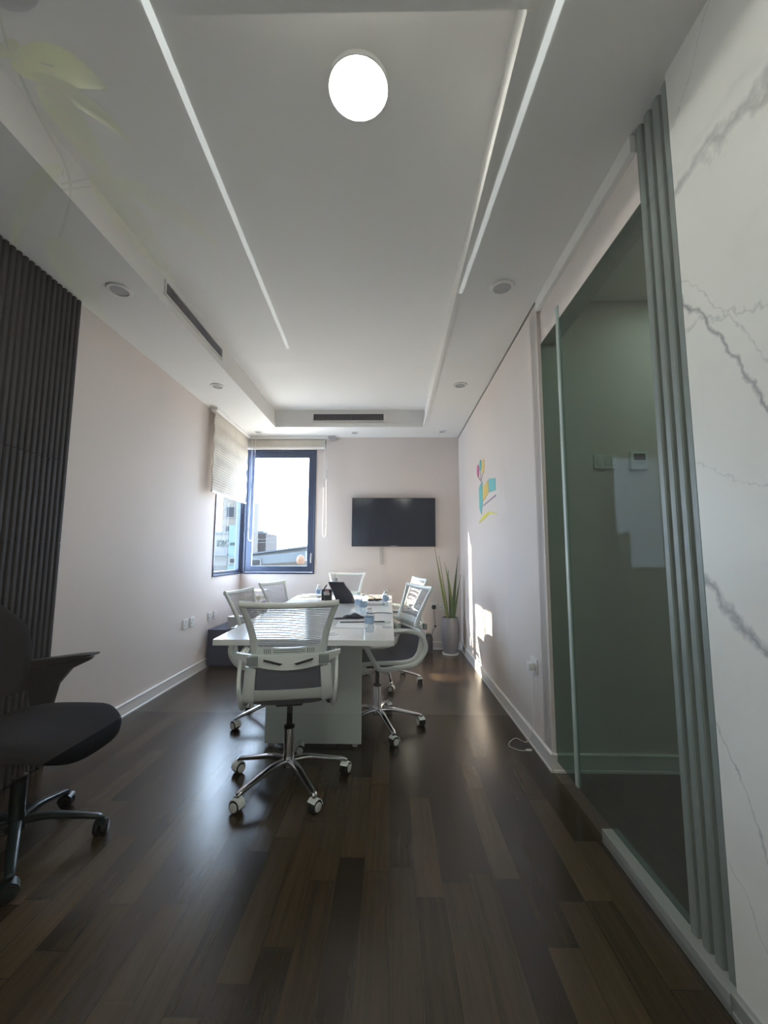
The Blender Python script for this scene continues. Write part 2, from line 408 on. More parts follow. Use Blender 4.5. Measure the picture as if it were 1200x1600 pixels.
# front glass partition the photo is taken through
struct('window_3', box(nb(), XL, XR - .001, GY, GY + .004, 0, S), 'frontglass')

# ---------------------------------------------------------------- windows
def window(name, axis, a0, a1, z0, z1, pos, depth, fw, mull=True):
    """frame in the plane axis=pos spanning a0..a1 and z0..z1; depth is signed outward"""
    def B(bm, s0, s1, za, zb, d0, d1, bev=.004):
        d0, d1 = pos + d0 * depth, pos + d1 * depth; d0, d1 = min(d0, d1), max(d0, d1)
        if axis == 'x': box(bm, d0, d1, s0, s1, za, zb, bev)
        else: box(bm, s0, s1, d0, d1, za, zb, bev)
    bm = nb(); o = .022                     # outer fixed frame
    B(bm, a0, a0 + o, z0, z1, -.15, 1.0); B(bm, a1 - o, a1, z0, z1, -.15, 1.0)
    B(bm, a0 + o, a1 - o, z0, z0 + o, -.15, 1.0); B(bm, a0 + o, a1 - o, z1 - o, z1, -.15, 1.0)
    fr = struct(name, bm, 'winframe')
    bm = nb(); g = .004; i0, i1, j0, j1 = a0 + o + g, a1 - o - g, z0 + o + g, z1 - o - g
    B(bm, i0, i0 + fw, j0, j1, .05, .75); B(bm, i1 - fw, i1, j0, j1, .05, .75)
    B(bm, i0 + fw, i1 - fw, j0, j0 + fw, .05, .75); B(bm, i0 + fw, i1 - fw, j1 - fw, j1, .05, .75)
    obj('sash', bm, 'winframe', fr)
    bm = nb(); B(bm, i0 + fw - .004, i1 - fw + .004, j0 + fw - .004, j1 - fw + .004, .38, .44, 0)
    obj('glass_pane', bm, 'winglass', fr)
    return fr
wb = window('window_1', 'y', WBX0, WBX1, WZ0, WZ1, DB, .07, .078)
wl_ = window('window_2', 'x', WLY0, WLY1, WZ0, WZ1, XL, -.07, .030)
window('window_fill', 'x', CWY0, CWY1, 1.1, 2.1, XL, -.07, .04)  # unseen side window, added to let fill daylight into the corridor
t = thing('diffusing_curtain', 'unseen white sheer curtain added to diffuse light from the corridor fill window', 'curtain', (XL + .05, -.775, 0))  # added out of view to turn direct sun into soft fill
SH = mat('sheer_white_fabric', (.85, .85, .82), .9)
_n = SH.node_tree; _t = _n.nodes.new('ShaderNodeBsdfTranslucent'); _t.inputs[0].default_value = (.85, .85, .80, 1); _m = _n.nodes.new('ShaderNodeMixShader'); _m.inputs[0].default_value = .45
_n.links.new(_n.nodes['Principled BSDF'].outputs[0], _m.inputs[1]); _n.links.new(_t.outputs[0], _m.inputs[2]); _n.links.new(_m.outputs[0], _n.nodes['Material Output'].inputs[0])
b = nb(); cols = [[b.verts.new((.012 * math.sin(j * 1.1), -.42 + .84 * j / 60, z)) for z in (.95, 2.25)] for j in range(61)]
for a_, c_ in zip(cols, cols[1:]): b.faces.new((a_[0], c_[0], c_[1], a_[1]))
obj('fabric', b, SH, t, smooth=60)
b = nb(); box(b, -.012, .012, -.48, .48, 2.24, 2.265, .004); obj('curtain_rail', b, 'blindrail', t)
bm = nb()                                    # handle of the back window
box(bm, -1.068, -1.050, DB - .022, DB - .002, 1.10, 1.23, .004); box(bm, -1.066, -1.052, DB - .04, DB - .018, 1.13, 1.15, .003)
obj('handle', bm, 'silver', wb)
# corner mullion joining the two windows
struct('trim_5', box(nb(), XL - .09, XL + .030, DB + .0, DB + .09, WZ0, WZ1, .004), 'winframe')

# ---------------------------------------------------------------- blinds
t = thing('roman_blind', 'cream woven blind half lowered over the left window', 'blind', (XL + .05, 4.85, S - .01))
bm = nb()
Y0, Y1, ZTOP, ZBOT = 4.30 - 4.85, 5.345 - 4.85, -.02, -.905
ny, nz = 44, 70; rows = []
for i in range(nz + 1):
    z = ZTOP + (ZBOT - ZTOP) * i / nz; row = []
    for j in range(ny + 1):
        y = Y0 + (Y1 - Y0) * j / ny
        x = .018 + .006 * math.sin(i * 2 * PI / 14) + .004 * math.sin(j * .5 + i * .2) * (i / nz)
        row.append(bm.verts.new((x, y + (.006 * math.sin(i * .6) if j in (0, ny) else 0), z)))
    rows.append(row)
for i in range(nz):
    for j in range(ny): bm.faces.new((rows[i][j], rows[i][j + 1], rows[i + 1][j + 1], rows[i + 1][j]))
def blind_material():
    m = bpy.data.materials.new('translucent_striped_blind'); m.use_nodes = True; nt = m.node_tree
    b = nt.nodes['Principled BSDF']; out = nt.nodes['Material Output']
    tcn = nt.nodes.new('ShaderNodeTexCoord'); s = nt.nodes.new('ShaderNodeSeparateXYZ'); nt.links.new(tcn.outputs['Object'], s.inputs[0])
    fz = math_node(nt, 'FRACT', math_node(nt, 'MULTIPLY', s.outputs['Z'], 36.0))
    st = math_node(nt, 'GREATER_THAN', fz, .55)
    n = nt.nodes.new('ShaderNodeTexNoise'); n.inputs['Scale'].default_value = 9; nt.links.new(tcn.outputs['Object'], n.inputs['Vector'])
    mx = nt.nodes.new('ShaderNodeMix'); mx.data_type = 'RGBA'; mx.inputs[6].default_value = (.62, .575, .50, 1); mx.inputs[7].default_value = (.30, .26, .22, 1)
    nt.links.new(math_node(nt, 'MULTIPLY', st, n.outputs['Fac']), mx.inputs[0]); nt.links.new(mx.outputs[2], b.inputs['Base Color']); b.inputs['Roughness'].default_value = .9
    tl = nt.nodes.new('ShaderNodeBsdfTranslucent'); tl.inputs[0].default_value = (.40, .36, .28, 1)
    ms = nt.nodes.new('ShaderNodeMixShader')
    # woven stripes: solid bands let little light through, sheer ones more
    fac = math_node(nt, 'ADD', .015, math_node(nt, 'MULTIPLY', math_node(nt, 'SUBTRACT', 1.0, st), .04))
    nt.links.new(fac, ms.inputs[0]); nt.links.new(b.outputs[0], ms.inputs[1]); nt.links.new(tl.outputs[0], ms.inputs[2]); nt.links.new(ms.outputs[0], out.inputs[0])
    return m
BL = blind_material()
o = obj('fabric', bm, BL, t, smooth=60); sm = o.modifiers.new('thick', 'SOLIDIFY'); sm.thickness = .0015
obj('headrail', box(nb(), -.02, .05, Y0 - .02, Y1 + .01, -.028, .008, .004), 'blindrail', t)
obj('bottom_bar', box(nb(), .008, .030, Y0, Y1, ZBOT - .018, ZBOT + .004, .004), 'blindrail', t)
def chain(parent, x, y, z0, z1, gap, plane='x'):
    bm = nb(); pts = []
    for s in (-1, 1):
        k = [(s * gap, z0), (s * gap * .9, (z0 + z1) / 2), (s * gap * 1.3, z1 + .12), (s * gap * .7, z1 + .02)]
        pts += k if s < 0 else list(reversed(k))
    P = [((x + a, y, b) if plane == 'x' else (x, y + a, b)) for a, b in pts]
    sweep(bm, catmull(P, 6), .004, n=6); return obj('pull_chain', bm, 'blindrail', parent, smooth=60)
chain(t, .10, Y1 - .0, -.03, -1.42, .022)
t = thing('roller_blind', 'cream blind rolled up at the top of the back window', 'blind', (-1.41, DB - .05, S - .012))
obj('headrail', box(nb(), -.56, .56, -.03, .045, -.030, .010, .005), 'blindrail', t)
bm = nb(); lathe(bm, [(.034, -.53), (.034, .53)], 20, mtx=Matrix.Rotation(PI / 2, 4, 'Y'), loc=(0, .0, -.062))
for k in range(5): box(bm, -.53, .53, -.036 + .002 * k, -.030 + .002 * k, -.145 + .012 * k, -.06)
obj('fabric', bm, BL, t, smooth=40)
obj('bottom_bar', box(nb(), -.53, .53, -.038, -.020, -.172, -.142, .004), 'blindrail', t)
obj('bracket', box(nb(), .56, .66, -.035, .04, -.030, .010, .004), 'silver', t)
chain(t, .535, -.045, -.03, -1.36, .018)

# ---------------------------------------------------------------- ceiling fittings
def downlight(loc, r, label):
    t = thing('downlight', label, 'ceiling light', loc, 0, 'recessed downlights round the soffit')
    lathe_b = nb(); prof = [(r * .78, .0), (r * .80, -.006), (r, -.004), (r * 1.02, 0.0)]
    tb = bmesh.new(); n = 32; rings = [[tb.verts.new((a * math.cos(2 * PI * i / n), a * math.sin(2 * PI * i / n), z)) for i in range(n)] for a, z in [(r * .74, -.001), (r * .76, -.010), (r * .98, -.008), (r * 1.04, -.0005)]]
    for a, b in zip(rings, rings[1:]):
        for i in range(n): tb.faces.new((a[i], a[(i + 1) % n], b[(i + 1) % n], b[i]))
    lathe_b.free(); obj('trim_ring', tb, 'white_plastic', t, smooth=50)
    b = nb(); lathe(b, [(r * .76, -.0015), (r * .60, -.004), (r * .05, -.0045)], 32); obj('lens', b, 'dl_in', t, smooth=60)
    return t
for loc, r, lb in (((-1.66, 2.31, S), .070, 'white recessed downlight on left soffit beside the fluted panel'),
                   ((-1.66, 3.73, S), .064, 'white recessed downlight on left soffit just before the window'),
                   ((-1.74, 5.19, S), .060, 'small downlight in the far left soffit corner above the windows'),
                   ((-.48, 5.22, S), .060, 'small downlight on the back soffit below the dark air vent'),
                   ((.665, 5.175, S), .060, 'small downlight in the far right soffit corner'),
                   ((.665, 2.31, S), .070, 'white recessed downlight on right soffit near the glass door'),
                   ((.65, 3.72, S), .064, 'white recessed downlight midway along the right soffit')):
    downlight(loc, r, lb)
t = thing('round_ceiling_lamp', 'bright round white panel lamp glowing on the near ceiling', 'ceiling light', (-.130, 1.405, ZT))
b = nb(); lathe(b, [(.118, 0), (.118, -.018), (.113, -.021), (.112, -.014)], 48); obj('rim', b, 'white_plastic', t, smooth=40)
b = nb(); lathe(b, [(.111, -.013), (.111, -.020), (.095, -.0225), (.01, -.0235)], 48); obj('diffuser', b, 'lamp', t, smooth=60)
def fill_lamp(loc, label, m='lamp'):  # extra lamps out of view, added as fill light
    t = thing('round_ceiling_lamp', label, 'ceiling light', loc)
    b = nb(); lathe(b, [(.118, 0), (.118, -.018), (.113, -.021), (.112, -.014)], 48); obj('rim', b, 'white_plastic', t, smooth=40)
    b = nb(); lathe(b, [(.111, -.013), (.111, -.020), (.095, -.0225), (.01, -.0235)], 48); obj('diffuser', b, m, t, smooth=60)
fill_lamp((-.80, -.30, S), 'added unseen round fill lamp on the corridor ceiling left of where the photographer stands')
fill_lamp((.35, -.30, S), 'added unseen round fill lamp on the corridor ceiling beside the marble wall')
fill_lamp((1.75, 1.95, S), 'added unseen round fill lamp on the passage ceiling behind the glass door', 'passage_fill')  # added to brighten the passage wall seen through the tinted door
def vent(axis, c, half, zc, hz, label, sgn):
    loc = c; t = thing('air_vent', label, 'air vent', loc)
    def B(bm, a0, a1, d0, d1, z0, z1):
        if axis == 'x': box(bm, a0, a1, min(d0, d1), max(d0, d1), z0, z1)
        else: box(bm, min(d0, d1), max(d0, d1), a0, a1, z0, z1)
    b = nb(); B(b, -half, half, 0, sgn * .002, -hz, hz); obj('backing', b, 'vent', t)
    b = nb(); f = .012
    B(b, -half - f, half + f, 0, sgn * .012, hz, hz + f); B(b, -half - f, half + f, 0, sgn * .012, -hz - f, -hz)
    B(b, -half - f, -half, 0, sgn * .012, -hz, hz); B(b, half, half + f, 0, sgn * .012, -hz, hz); obj('frame', b, 'ceil', t)
    b = nb(); n = int(half * 2 / .020)
    for i in range(1, n):
        a = -half + 2 * half * i / n; B(b, a - .0022, a + .0022, sgn * .002, sgn * .010, -hz, hz)
    obj('fins', b, 'ventfin', t)
    return t
vent('x', (-.535, TY1, 2.925), .44, 0, .042, 'long dark slotted air vent in the back face of the raised ceiling', -1)
vent('y', (TX0, 2.90, 2.925), .44, 0, .038, 'long grey slotted air vent along the left face of the raised ceiling', 1)

# ---------------------------------------------------------------- corridor behind the glass: light lines and a plant, seen as reflections
for nm, xa, ya, xb, yb, lb in (('l', -.695, -.10, -.805, -2.66, 'left one of two thin linear ceiling lights mirrored in the front glass'), ('r', .515, -.10, .425, -2.0, 'right one of two thin linear ceiling lights mirrored in the front glass')):
    bm = nb(); hw = .011
    prism(bm, [(xa - hw, ya), (xa + hw, ya), (xb + hw, yb), (xb - hw, yb)], 'z', S - .006, S - .0005)
    tag(obj('linear_light', bm, 'strip'), lb, 'ceiling light')

# ---------------------------------------------------------------- white mesh task chair
def caster(parent, ang, R, white=True):
    c, s = math.cos(ang), math.sin(ang); base = Vector((R * c, R * s, 0)); roll = ang + random.uniform(-1.3, 1.3)
    rt = Matrix.Rotation(roll, 4, 'Z')
    b = nb()
    for sd in (-1, 1):                       # twin wheels, axle along local x
        mtx = rt @ Matrix.Translation((sd * .0135, 0, .029)) @ Matrix.Rotation(PI / 2, 4, 'Y')
        lathe(b, [(.0265, -.010), (.029, -.007), (.029, .007), (.0265, .010)], 22, mtx=mtx)
    mtx0 = Matrix.Translation(base)
    bmesh.ops.transform(b, matrix=mtx0, verts=b.verts)
    cs = obj('caster', b, 'rubber', parent, smooth=40)
    for sd in (-1, 1):
        b = nb(); mtx = mtx0 @ rt @ Matrix.Translation((sd * .0245, 0, .029)) @ Matrix.Rotation(PI / 2, 4, 'Y')
        lathe(b, [(.0205, -.002), (.0205, .0018), (.017, .0030)], 22, mtx=mtx)
        obj('hub_cap', b, 'white_plastic' if white else 'dark_base', cs, smooth=40)
    b = nb(); t_ = bmesh.new(); n = 12       # hood over the wheels
    for w0, w1 in ((-.0225, .0225),):
        A, Bv = [], []
        for rr, L in ((.033, A), (.0295, Bv)):
            for k in range(n + 1):
                a = math.radians(-5 + 190 * k / n * .78); L.append((rr * math.cos(a), .029 + rr * math.sin(a)))
        prism(t_, A + list(reversed(Bv)), 'x', w0, w1)
    merge(b, t_, mtx0 @ rt); obj('hood', b, 'chair_white' if white else 'dark_base', cs, smooth=40)
    return cs
def star_base(t, R, angs, m, white, ztop=.118):
    for a in angs:
        c, s = math.cos(a), math.sin(a); b = nb()
        P = catmull([(.012 * c, .012 * s, ztop - .004), (.10 * c, .10 * s, ztop), (.20 * c, .20 * s, ztop - .020), ((R - .02) * c, (R - .02) * s, ztop - .040), (R * c, R * s, ztop - .050)], 5)
        sweep(b, P, .021, .013, n=12, taper=lambda k: 1.08 - .42 * k, square=.75)
        lathe(b, [(.012, .064), (.012, ztop - .044)], 12, loc=(R * c, R * s, 0))
        obj('base_arm', b, m, t, smooth=50)
        caster(t, a, R, white)
    b = nb(); lathe(b, [(.036, ztop - .030), (.038, ztop - .012), (.032, ztop + .012), (.027, ztop + .03), (.027, .275), (.024, .285)], 24)
    obj('column', b, m, t, smooth=50)
    b = nb(); lathe(b, [(.028, .278), (.028, .290), (.015, .292), (.015, .405), (.030, .408), (.030, .425)], 20)
    obj('gas_lift', b, 'black', t, smooth=50)
def seat_curve(k):
    """side profile of the seat shell: k 0 front lip .. 1 top of the rear scoop -> (y, z)"""
    P = [(.245, .440), (.225, .470), (.12, .478), (-.02, .470), (-.14, .468), (-.215, .495), (-.250, .570), (-.262, .655)]
    x = k * (len(P) - 1); i = min(int(x), len(P) - 2); f = x - i
    a, b_, c, d = P[max(i - 1, 0)], P[i], P[i + 1], P[min(i + 2, len(P) - 1)]
    def cm(q): return .5 * ((2 * b_[q]) + (c[q] - a[q]) * f + (2 * a[q] - 5 * b_[q] + 4 * c[q] - d[q]) * f * f + (3 * b_[q] - a[q] - 3 * c[q] + d[q]) * f ** 3)
    return cm(0), cm(1)
def seat_half(k): return .235 - .030 * max(0, k - .62) / .38 - .012 * (1 - min(1, k / .2)) ** 2
def make_mesh_chair(label):
    t = thing('mesh_chair', label, 'chair', group='white mesh chairs round the meeting table')
    random.seed(3)
    star_base(t, .312, [math.radians(a) for a in (8, 80, 152, 224, 296)], 'chrome', True)
    # mechanism and lever
    b = nb(); box(b, -.07, .07, -.10, .10, .418, .448, .01); obj('mechanism', b, 'black', t, smooth=40)
    b = nb(); sweep(b, [(.05, -.02, .432), (.15, -.03, .430), (.20, -.035, .428)], .006, n=8); lathe(b, [(.010, -.03), (.019, -.02), (.020, .015), (.012, .025)], 14, mtx=Matrix.Rotation(PI / 2, 4, 'Y'), loc=(.222, -.037, .426))
    obj('lever', b, 'black', t, smooth=50)
    # seat shell
    b = nb(); nk, nx = 40, 16; top, bot = [], []
    for i in range(nk + 1):
        k = i / nk; y, z = seat_curve(k); y2, z2 = seat_curve(min(1, k + .01)); y1, z1 = seat_curve(max(0, k - .01))
        tg = Vector((0, y2 - y1, z2 - z1)).normalized(); nrm = Vector((0, tg.z, -tg.y))
        if nrm.z < 0 and k < .6: nrm = -nrm
        if k >= .6 and nrm.y < 0: nrm = -nrm
        hw = seat_half(k); ra, rb = [], []
        for j in range(nx + 1):
            u = -1 + 2 * j / nx; sag = -.010 * (1 - u * u); th = .016 * (1 - abs(u) ** 6) + .003
            p = Vector((hw * u, y, z)) + nrm * sag
            ra.append(b.verts.new(p + nrm * th)); rb.append(b.verts.new(p - nrm * th))
        top.append(ra); bot.append(rb)
    for i in range(nk):
        for j in range(nx):
            b.faces.new((top[i][j], top[i][j + 1], top[i + 1][j + 1], top[i + 1][j])); b.faces.new((bot[i][j], bot[i + 1][j], bot[i + 1][j + 1], bot[i][j + 1]))
        for j in (0, nx): b.faces.new((top[i][j], top[i + 1][j], bot[i + 1][j], bot[i][j]))
    for i in (0, nk):
        for j in range(nx): b.faces.new((top[i][j], bot[i][j], bot[i][j + 1], top[i][j + 1]))
    obj('seat', b, 'seat_grey', t, smooth=60)
    # white rim round the shell, heavier towards the rear
    b = nb()
    for s in (-1, 1):
        P = [(s * (seat_half(i / 30) + .006), *seat_curve(i / 30)) for i in range(31)]
        sweep(b, P, .012, .017, n=10, taper=lambda k: .7 + .5 * k, square=.8)
    yb, zb = seat_curve(1.0)
    P = catmull([(-seat_half(1) - .006, yb, zb), (-.10, yb - .008, zb - .004), (.10, yb - .008, zb - .004), (seat_half(1) + .006, yb, zb)], 6); sweep(b, P, .010, .014, n=8)
    # broad rear cross band under the scoop and its two uprights
    n = 18; R0 = []
    for i in range(n + 1):
        u = -1 + 2 * i / n; x = .238 * u; yy = .012 * u * u
        R0.append([b.verts.new((x, yy - .255, .548)), b.verts.new((x, yy - .276, .546)), b.verts.new((x, yy - .262, .500)), b.verts.new((x, yy - .228, .478)), b.verts.new((x, yy - .205, .484))])
    for a, c in zip(R0, R0[1:]):
        for j in range(5): b.faces.new((a[j], a[(j + 1) % 5], c[(j + 1) % 5], c[j]))
    b.faces.new(R0[0]); b.faces.new(list(reversed(R0[-1])))
    for s in (-1, 1):
        P = []
        for i in range(13):
            k = .70 + .30 * i / 12; y, z = seat_curve(k); P.append((s * (seat_half(k) - .012), y - .026, z))
        sweep(b, P, .030, .009, n=10, up=(0, 1, 0), taper=lambda k: 1.15 - .35 * k, square=.6)
    obj('seat_frame', b, 'chair_white', t, smooth=50)
    # looped arm rests
    for s in (-1, 1):
        b = nb(); X = s * .268
        P = catmull([(X, .175, .672), (X, .06, .690), (X, -.10, .692), (X * .985, -.215, .668), (X * .97, -.268, .600), (X * .95, -.262, .530), (X * .93, -.20, .465), (X * .92, -.06, .447), (X * .92, .055, .447), (X * .96, .115, .520), (X * .99, .165, .610), (X, .205, .655)], 5, closed=True)
        sweep(b, P, .017, .011, n=10, closed=True, up=(s, 0, 0), square=.7)
        o = obj('arm_loop', b, 'chair_white', t, smooth=50)
        b = nb(); box(b, X - .026, X + .026, -.13, .185, .684, .702, .008, 3); obj('arm_pad', b, 'chair_white', o, smooth=50)
    # rear hoop that joins the arms behind the back
    b = nb(); n = 30; R0 = []
    for i in range(n + 1):
        u = -1 + 2 * i / n; x = .285 * u; yy = -.302 + .085 * abs(u) ** 2.4; zt = .708 - .004 * (1 - u * u); h = .018 + .048 * (1 - u * u) ** .8; th = .010
        R0.append([b.verts.new((x, yy + th, zt)), b.verts.new((x, yy - th, zt)), b.verts.new((x, yy - th, zt - h)), b.verts.new((x, yy + th, zt - h))])
    for a, c in zip(R0, R0[1:]):
        for j in range(4): b.faces.new((a[j], a[(j + 1) % 4], c[(j + 1) % 4], c[j]))
    b.faces.new(R0[0]); b.faces.new(list(reversed(R0[-1])))
    hoop = obj('rear_hoop', b, 'chair_white', t, smooth=50)
    for s in (-1, 1):
        b = nb(); prism(b, [(s * .030, .668), (s * .13, .690), (s * .13, .683), (s * .045, .661)], 'y', -.3165, -.306); obj('hoop_slot', b, 'rubber', hoop)
        b = nb(); box(b, s * .19 - .028, s * .19 + .028, -.304, -.282, .662, .702, .004); obj('hoop_clip', b, mat('grey_clip', (.25, .29, .29), .5) if 'grey_clip' not in bpy.data.materials else bpy.data.materials['grey_clip'], hoop)
    # backrest
    def back_y(z, u):
        k = (z - .70) / .28; return -.240 - .105 * k - .028 * (1 - u * u) * (1 - .3 * k) + .012
    def back_half(z):
        k = (z - .70) / .28; return .185 + .012 * k + .058 * max(0, k) ** 1.9
    b = nb()
    for s in (-1, 1):
        P = [(s * back_half(z), back_y(z, 1), z) for z in [.69 + .285 * i / 16 for i in range(17)]]
        sweep(b, P, .017, .011, n=10, up=(0, 1, 0), taper=lambda k: 1.25 - .35 * k, square=.75)
    zt = .972; hw = back_half(zt) + .012
    P = [(hw * (-1 + 2 * i / 20), back_y(zt, -1 + 2 * i / 20), zt - .010 * (1 - (-1 + 2 * i / 20) ** 2)) for i in range(21)]
    sweep(b, P, .011, .015, n=10, up=(0, 0, 1), square=.75)
    fr = obj('back_frame', b, 'chair_white', t, smooth=50)
    b = nb(); n = 24                                   # open woven bands
    for i in range(n):
        z = .742 + (.962 - .742) * (i + .5) / n; h = .0025; w_ = back_half(z) - .006; m_ = 14; ring = []
        for j in range(m_ + 1):
            u = -1 + 2 * j / m_; y = back_y(z, u); ring.append([b.verts.new((w_ * u, y - .0012, z - h)), b.verts.new((w_ * u, y + .0012, z - h)), b.verts.new((w_ * u, y + .0012, z + h)), b.verts.new((w_ * u, y - .0012, z + h))])
        for a, c in zip(ring, ring[1:]):
            for q in range(4): b.faces.new((a[q], a[(q + 1) % 4], c[(q + 1) % 4], c[q]))
    obj('mesh_back', b, 'mesh_grey', t)
    b = nb(); R0 = []                                  # lumbar bar
    for i in range(21):
        u = -1 + 2 * i / 20; x = .178 * u; y = back_y(.72, u) - .008; zt = .742 + .006 * u * u; zb = .700
        R0.append([b.verts.new((x, y + .009, zt)), b.verts.new((x, y - .009, zt)), b.verts.new((x, y - .009, zb)), b.verts.new((x, y + .009, zb))])
    for a, c in zip(R0, R0[1:]):
        for j in range(4): b.faces.new((a[j], a[(j + 1) % 4], c[(j + 1) % 4], c[j]))
    b.faces.new(R0[0]); b.faces.new(list(reversed(R0[-1])))
    lb = obj('lumbar_bar', b, 'chair_white', t, smooth=50)
    b = nb()
    for z in (.722, .732):
        sweep(b, [(.085 * u, back_y(.72, u * .5) - .0175, z) for u in (-1, -.5, 0, .5, 1)], .0022, n=6)
    for s in (-1, 1):
        for k in range(4): x = s * (.098 + .011 * k); sweep(b, [(x, back_y(.72, x / .178) - .0175, .716), (x + s * .003, back_y(.72, x / .178) - .0175, .738)], .0022, n=6)
    obj('lumbar_slots', b, mat('slot_grey', (.20, .23, .23), .6), lb)
    for c in t.children:                               # upper body a little narrower than the base
        if c.name.split('.')[0] in ('base_arm', 'column', 'gas_lift', 'caster', 'mechanism', 'lever'): continue
        up = .020 if c.name.startswith('rear_hoop') else 0 if c.name.startswith('arm') else .012
        for o in [c] + list(c.children):
            for v in o.data.vertices: v.co.x *= .885; v.co.z += up * (1 if v.co.z < .80 else max(0, (.96 - v.co.z) / .16))
    return t
CH = make_mesh_chair('near white mesh chair seen from behind at the head of the table')
CH.location = (-.545, 2.305, 0); CH.rotation_euler = (0, 0, math.radians(11))
for (x, y, rz, br, lb) in ((-.095, 3.03, 111, -43, 'larger near white mesh chair on the right side of the table'),
                       (-.03, 4.08, 104, 20, 'second white mesh chair on the right side, half hidden behind the nearer one'),
                       (-.555, 4.93, 180, 0, 'white mesh chair at the far end of the table with its back to the wall'),
                       (-.84, 3.16, -96, 21, 'white mesh chair on the left side hidden behind the head chair'),
                       (-.86, 4.02, -106, -15, 'white mesh chair on the left side nearest the window')):
    d = dup(CH, (x, y, 0), math.radians(rz), lb, 'white mesh chairs round the meeting table')
    for c in d.children:                               # each base swivelled its own way
        if c.name.split('.')[0] in ('base_arm', 'caster'): c.rotation_euler.z = math.radians(br)
    if x < -.8:                                        # the two on the left are set lower
        for c in d.children:
            if c.name.split('.')[0] not in ('base_arm', 'column', 'caster'): c.location.z = -.045

# ---------------------------------------------------------------- black office chair at the left edge
t = thing('office_chair', 'black padded office chair cut by the left edge beside the fluted panel', 'chair', (-1.53, 1.77, 0), math.radians(-90))
random.seed(11)
star_base(t, .30, [math.radians(a) for a in (22 + 90, 94 + 90, 166 + 90, 238 + 90, -50 + 90)], 'dark_base', False)
b = nb(); box(b, -.10, .10, -.11, .13, .395, .435, .012); obj('mechanism', b, 'black', t, smooth=40)
b = nb(); sweep(b, [(-.08, .02, .40), (-.09, .02, .345)], .035, n=10); obj('tilt_knob', b, 'black', t, smooth=40)
b = nb(); nr, na = 10, 48; rings = []         # seat: thick rounded cushion with waterfall front
def seat_out(a):
    ca, sa = math.cos(a), math.sin(a); e = .62
    return .255 * math.copysign(abs(ca) ** e, ca), .265 * math.copysign(abs(sa) ** e, sa)
def drop(y): return -.060 * max(0, (y - .10) / .17) ** 2
prof = [(.0, .500), (.35, .500), (.65, .503), (.85, .500), (.95, .490), (1.0, .470), (.99, .450), (.93, .438), (.6, .432), (.0, .432)]
for k, (r, z) in enumerate(prof):
    ring = []
    for i in range(na):
        x, y = seat_out(2 * PI * i / na); ring.append(b.verts.new((x * max(r, .001), y * max(r, .001) + .06, z + drop(y * r) + .010 * abs(x * r / .25) ** 2)))
    rings.append(ring)
for a, c in zip(rings, rings[1:]):
    for i in range(na): b.faces.new((a[i], a[(i + 1) % na], c[(i + 1) % na], c[i]))
obj('seat', b, 'dark_fabric', t, smooth=60)
b = nb(); nz = 22; R0 = []                    # curved back
for i in range(nz + 1):
    k = i / nz; z = .56 + .43 * k; hw = .215 + .03 * math.sin(PI * min(1, k * 1.1)) - .10 * max(0, k - .72) / .28; y0 = -.245 - .035 * math.sin(PI * k * .9) * -1 - .10 * k; ring = []
    for j in range(25):
        u = -1 + 2 * j / 24; ring.append(b.verts.new((hw * u, y0 + .045 * u * u + .022 * (1 - u ** 8), z)))
    for j in range(24, -1, -1):
        u = -1 + 2 * j / 24; ring.append(b.verts.new((hw * u, y0 + .045 * u * u - .022 * (1 - u ** 8), z)))
    R0.append(ring)
for a, c in zip(R0, R0[1:]):
    m_ = len(a)
    for j in range(m_): b.faces.new((a[j], a[(j + 1) % m_], c[(j + 1) % m_], c[j]))
b.faces.new(R0[0]); b.faces.new(list(reversed(R0[-1])))
obj('backrest', b, 'dark_fabric', t, smooth=60)
b = nb(); sweep(b, catmull([(0, -.05, .42), (0, -.20, .43), (0, -.325, .50), (0, -.315, .66), (0, -.33, .80)], 5), .045, .012, n=10, up=(1, 0, 0), square=.7); obj('back_stem', b, 'black', t, smooth=50)
for s in (-1, 1):
    b = nb(); X = s * .275
    prism(b, [(-.26, .645), (.00, .690), (.075, .705), (.055, .685), (-.03, .645), (-.09, .57), (-.12, .44), (-.20, .425), (-.22, .50)], 'x', X - .014, X + .014)
    box(b, min(s * .10, X), max(s * .10, X), -.19, -.12, .415, .435)
    o = obj('arm_bracket', b, 'black', t, bevel=.004)
    b = nb(); prism(b, [(-.27, .648), (.00, .692), (.085, .712), (.08, .720), (-.02, .712), (-.27, .678)], 'x', X - .034, X + .034)
    obj('arm_pad', b, 'black', o, bevel=.006)

# ---------------------------------------------------------------- meeting table
t = thing('meeting_table', 'long white gloss meeting table on white panel legs', 'table')
b = nb(); prism(b, [(-.955, 2.235), (.020, 2.250), (.012, 4.72), (-1.055, 4.70)], 'z', .718, .750); obj('tabletop', b, 'table', t, bevel=.003)
b = nb(); box(b, -.797, -.186, 2.712, 2.742, .018, .717, .002); obj('leg_panel', b, 'table_leg', t)
b = nb(); box(b, -.80, -.19, 4.28, 4.31, .018, .717, .002); obj('leg_panel', b, 'table_leg', t)
b = nb(); box(b, -.51, -.49, 2.743, 4.279, .38, .716, .002); obj('modesty_panel', b, 'table_leg', t)
for (x, y) in ((-.76, 2.727), (-.225, 2.727), (-.76, 4.295), (-.225, 4.295)):
    b = nb(); lathe(b, [(.016, 0), (.018, .006), (.010, .012), (.010, .020)], 14, loc=(x, y, 0)); obj('foot', b, 'silver', t, smooth=40)
for (x, y) in ((-.022, 2.65), (-.335, 2.40)):
    b = nb(); lathe(b, [(.032, .750), (.032, .7525), (.026, .753), (.024, .7515)], 24, loc=(x, y, 0)); obj('cable_grommet', b, 'silver', t, smooth=40)

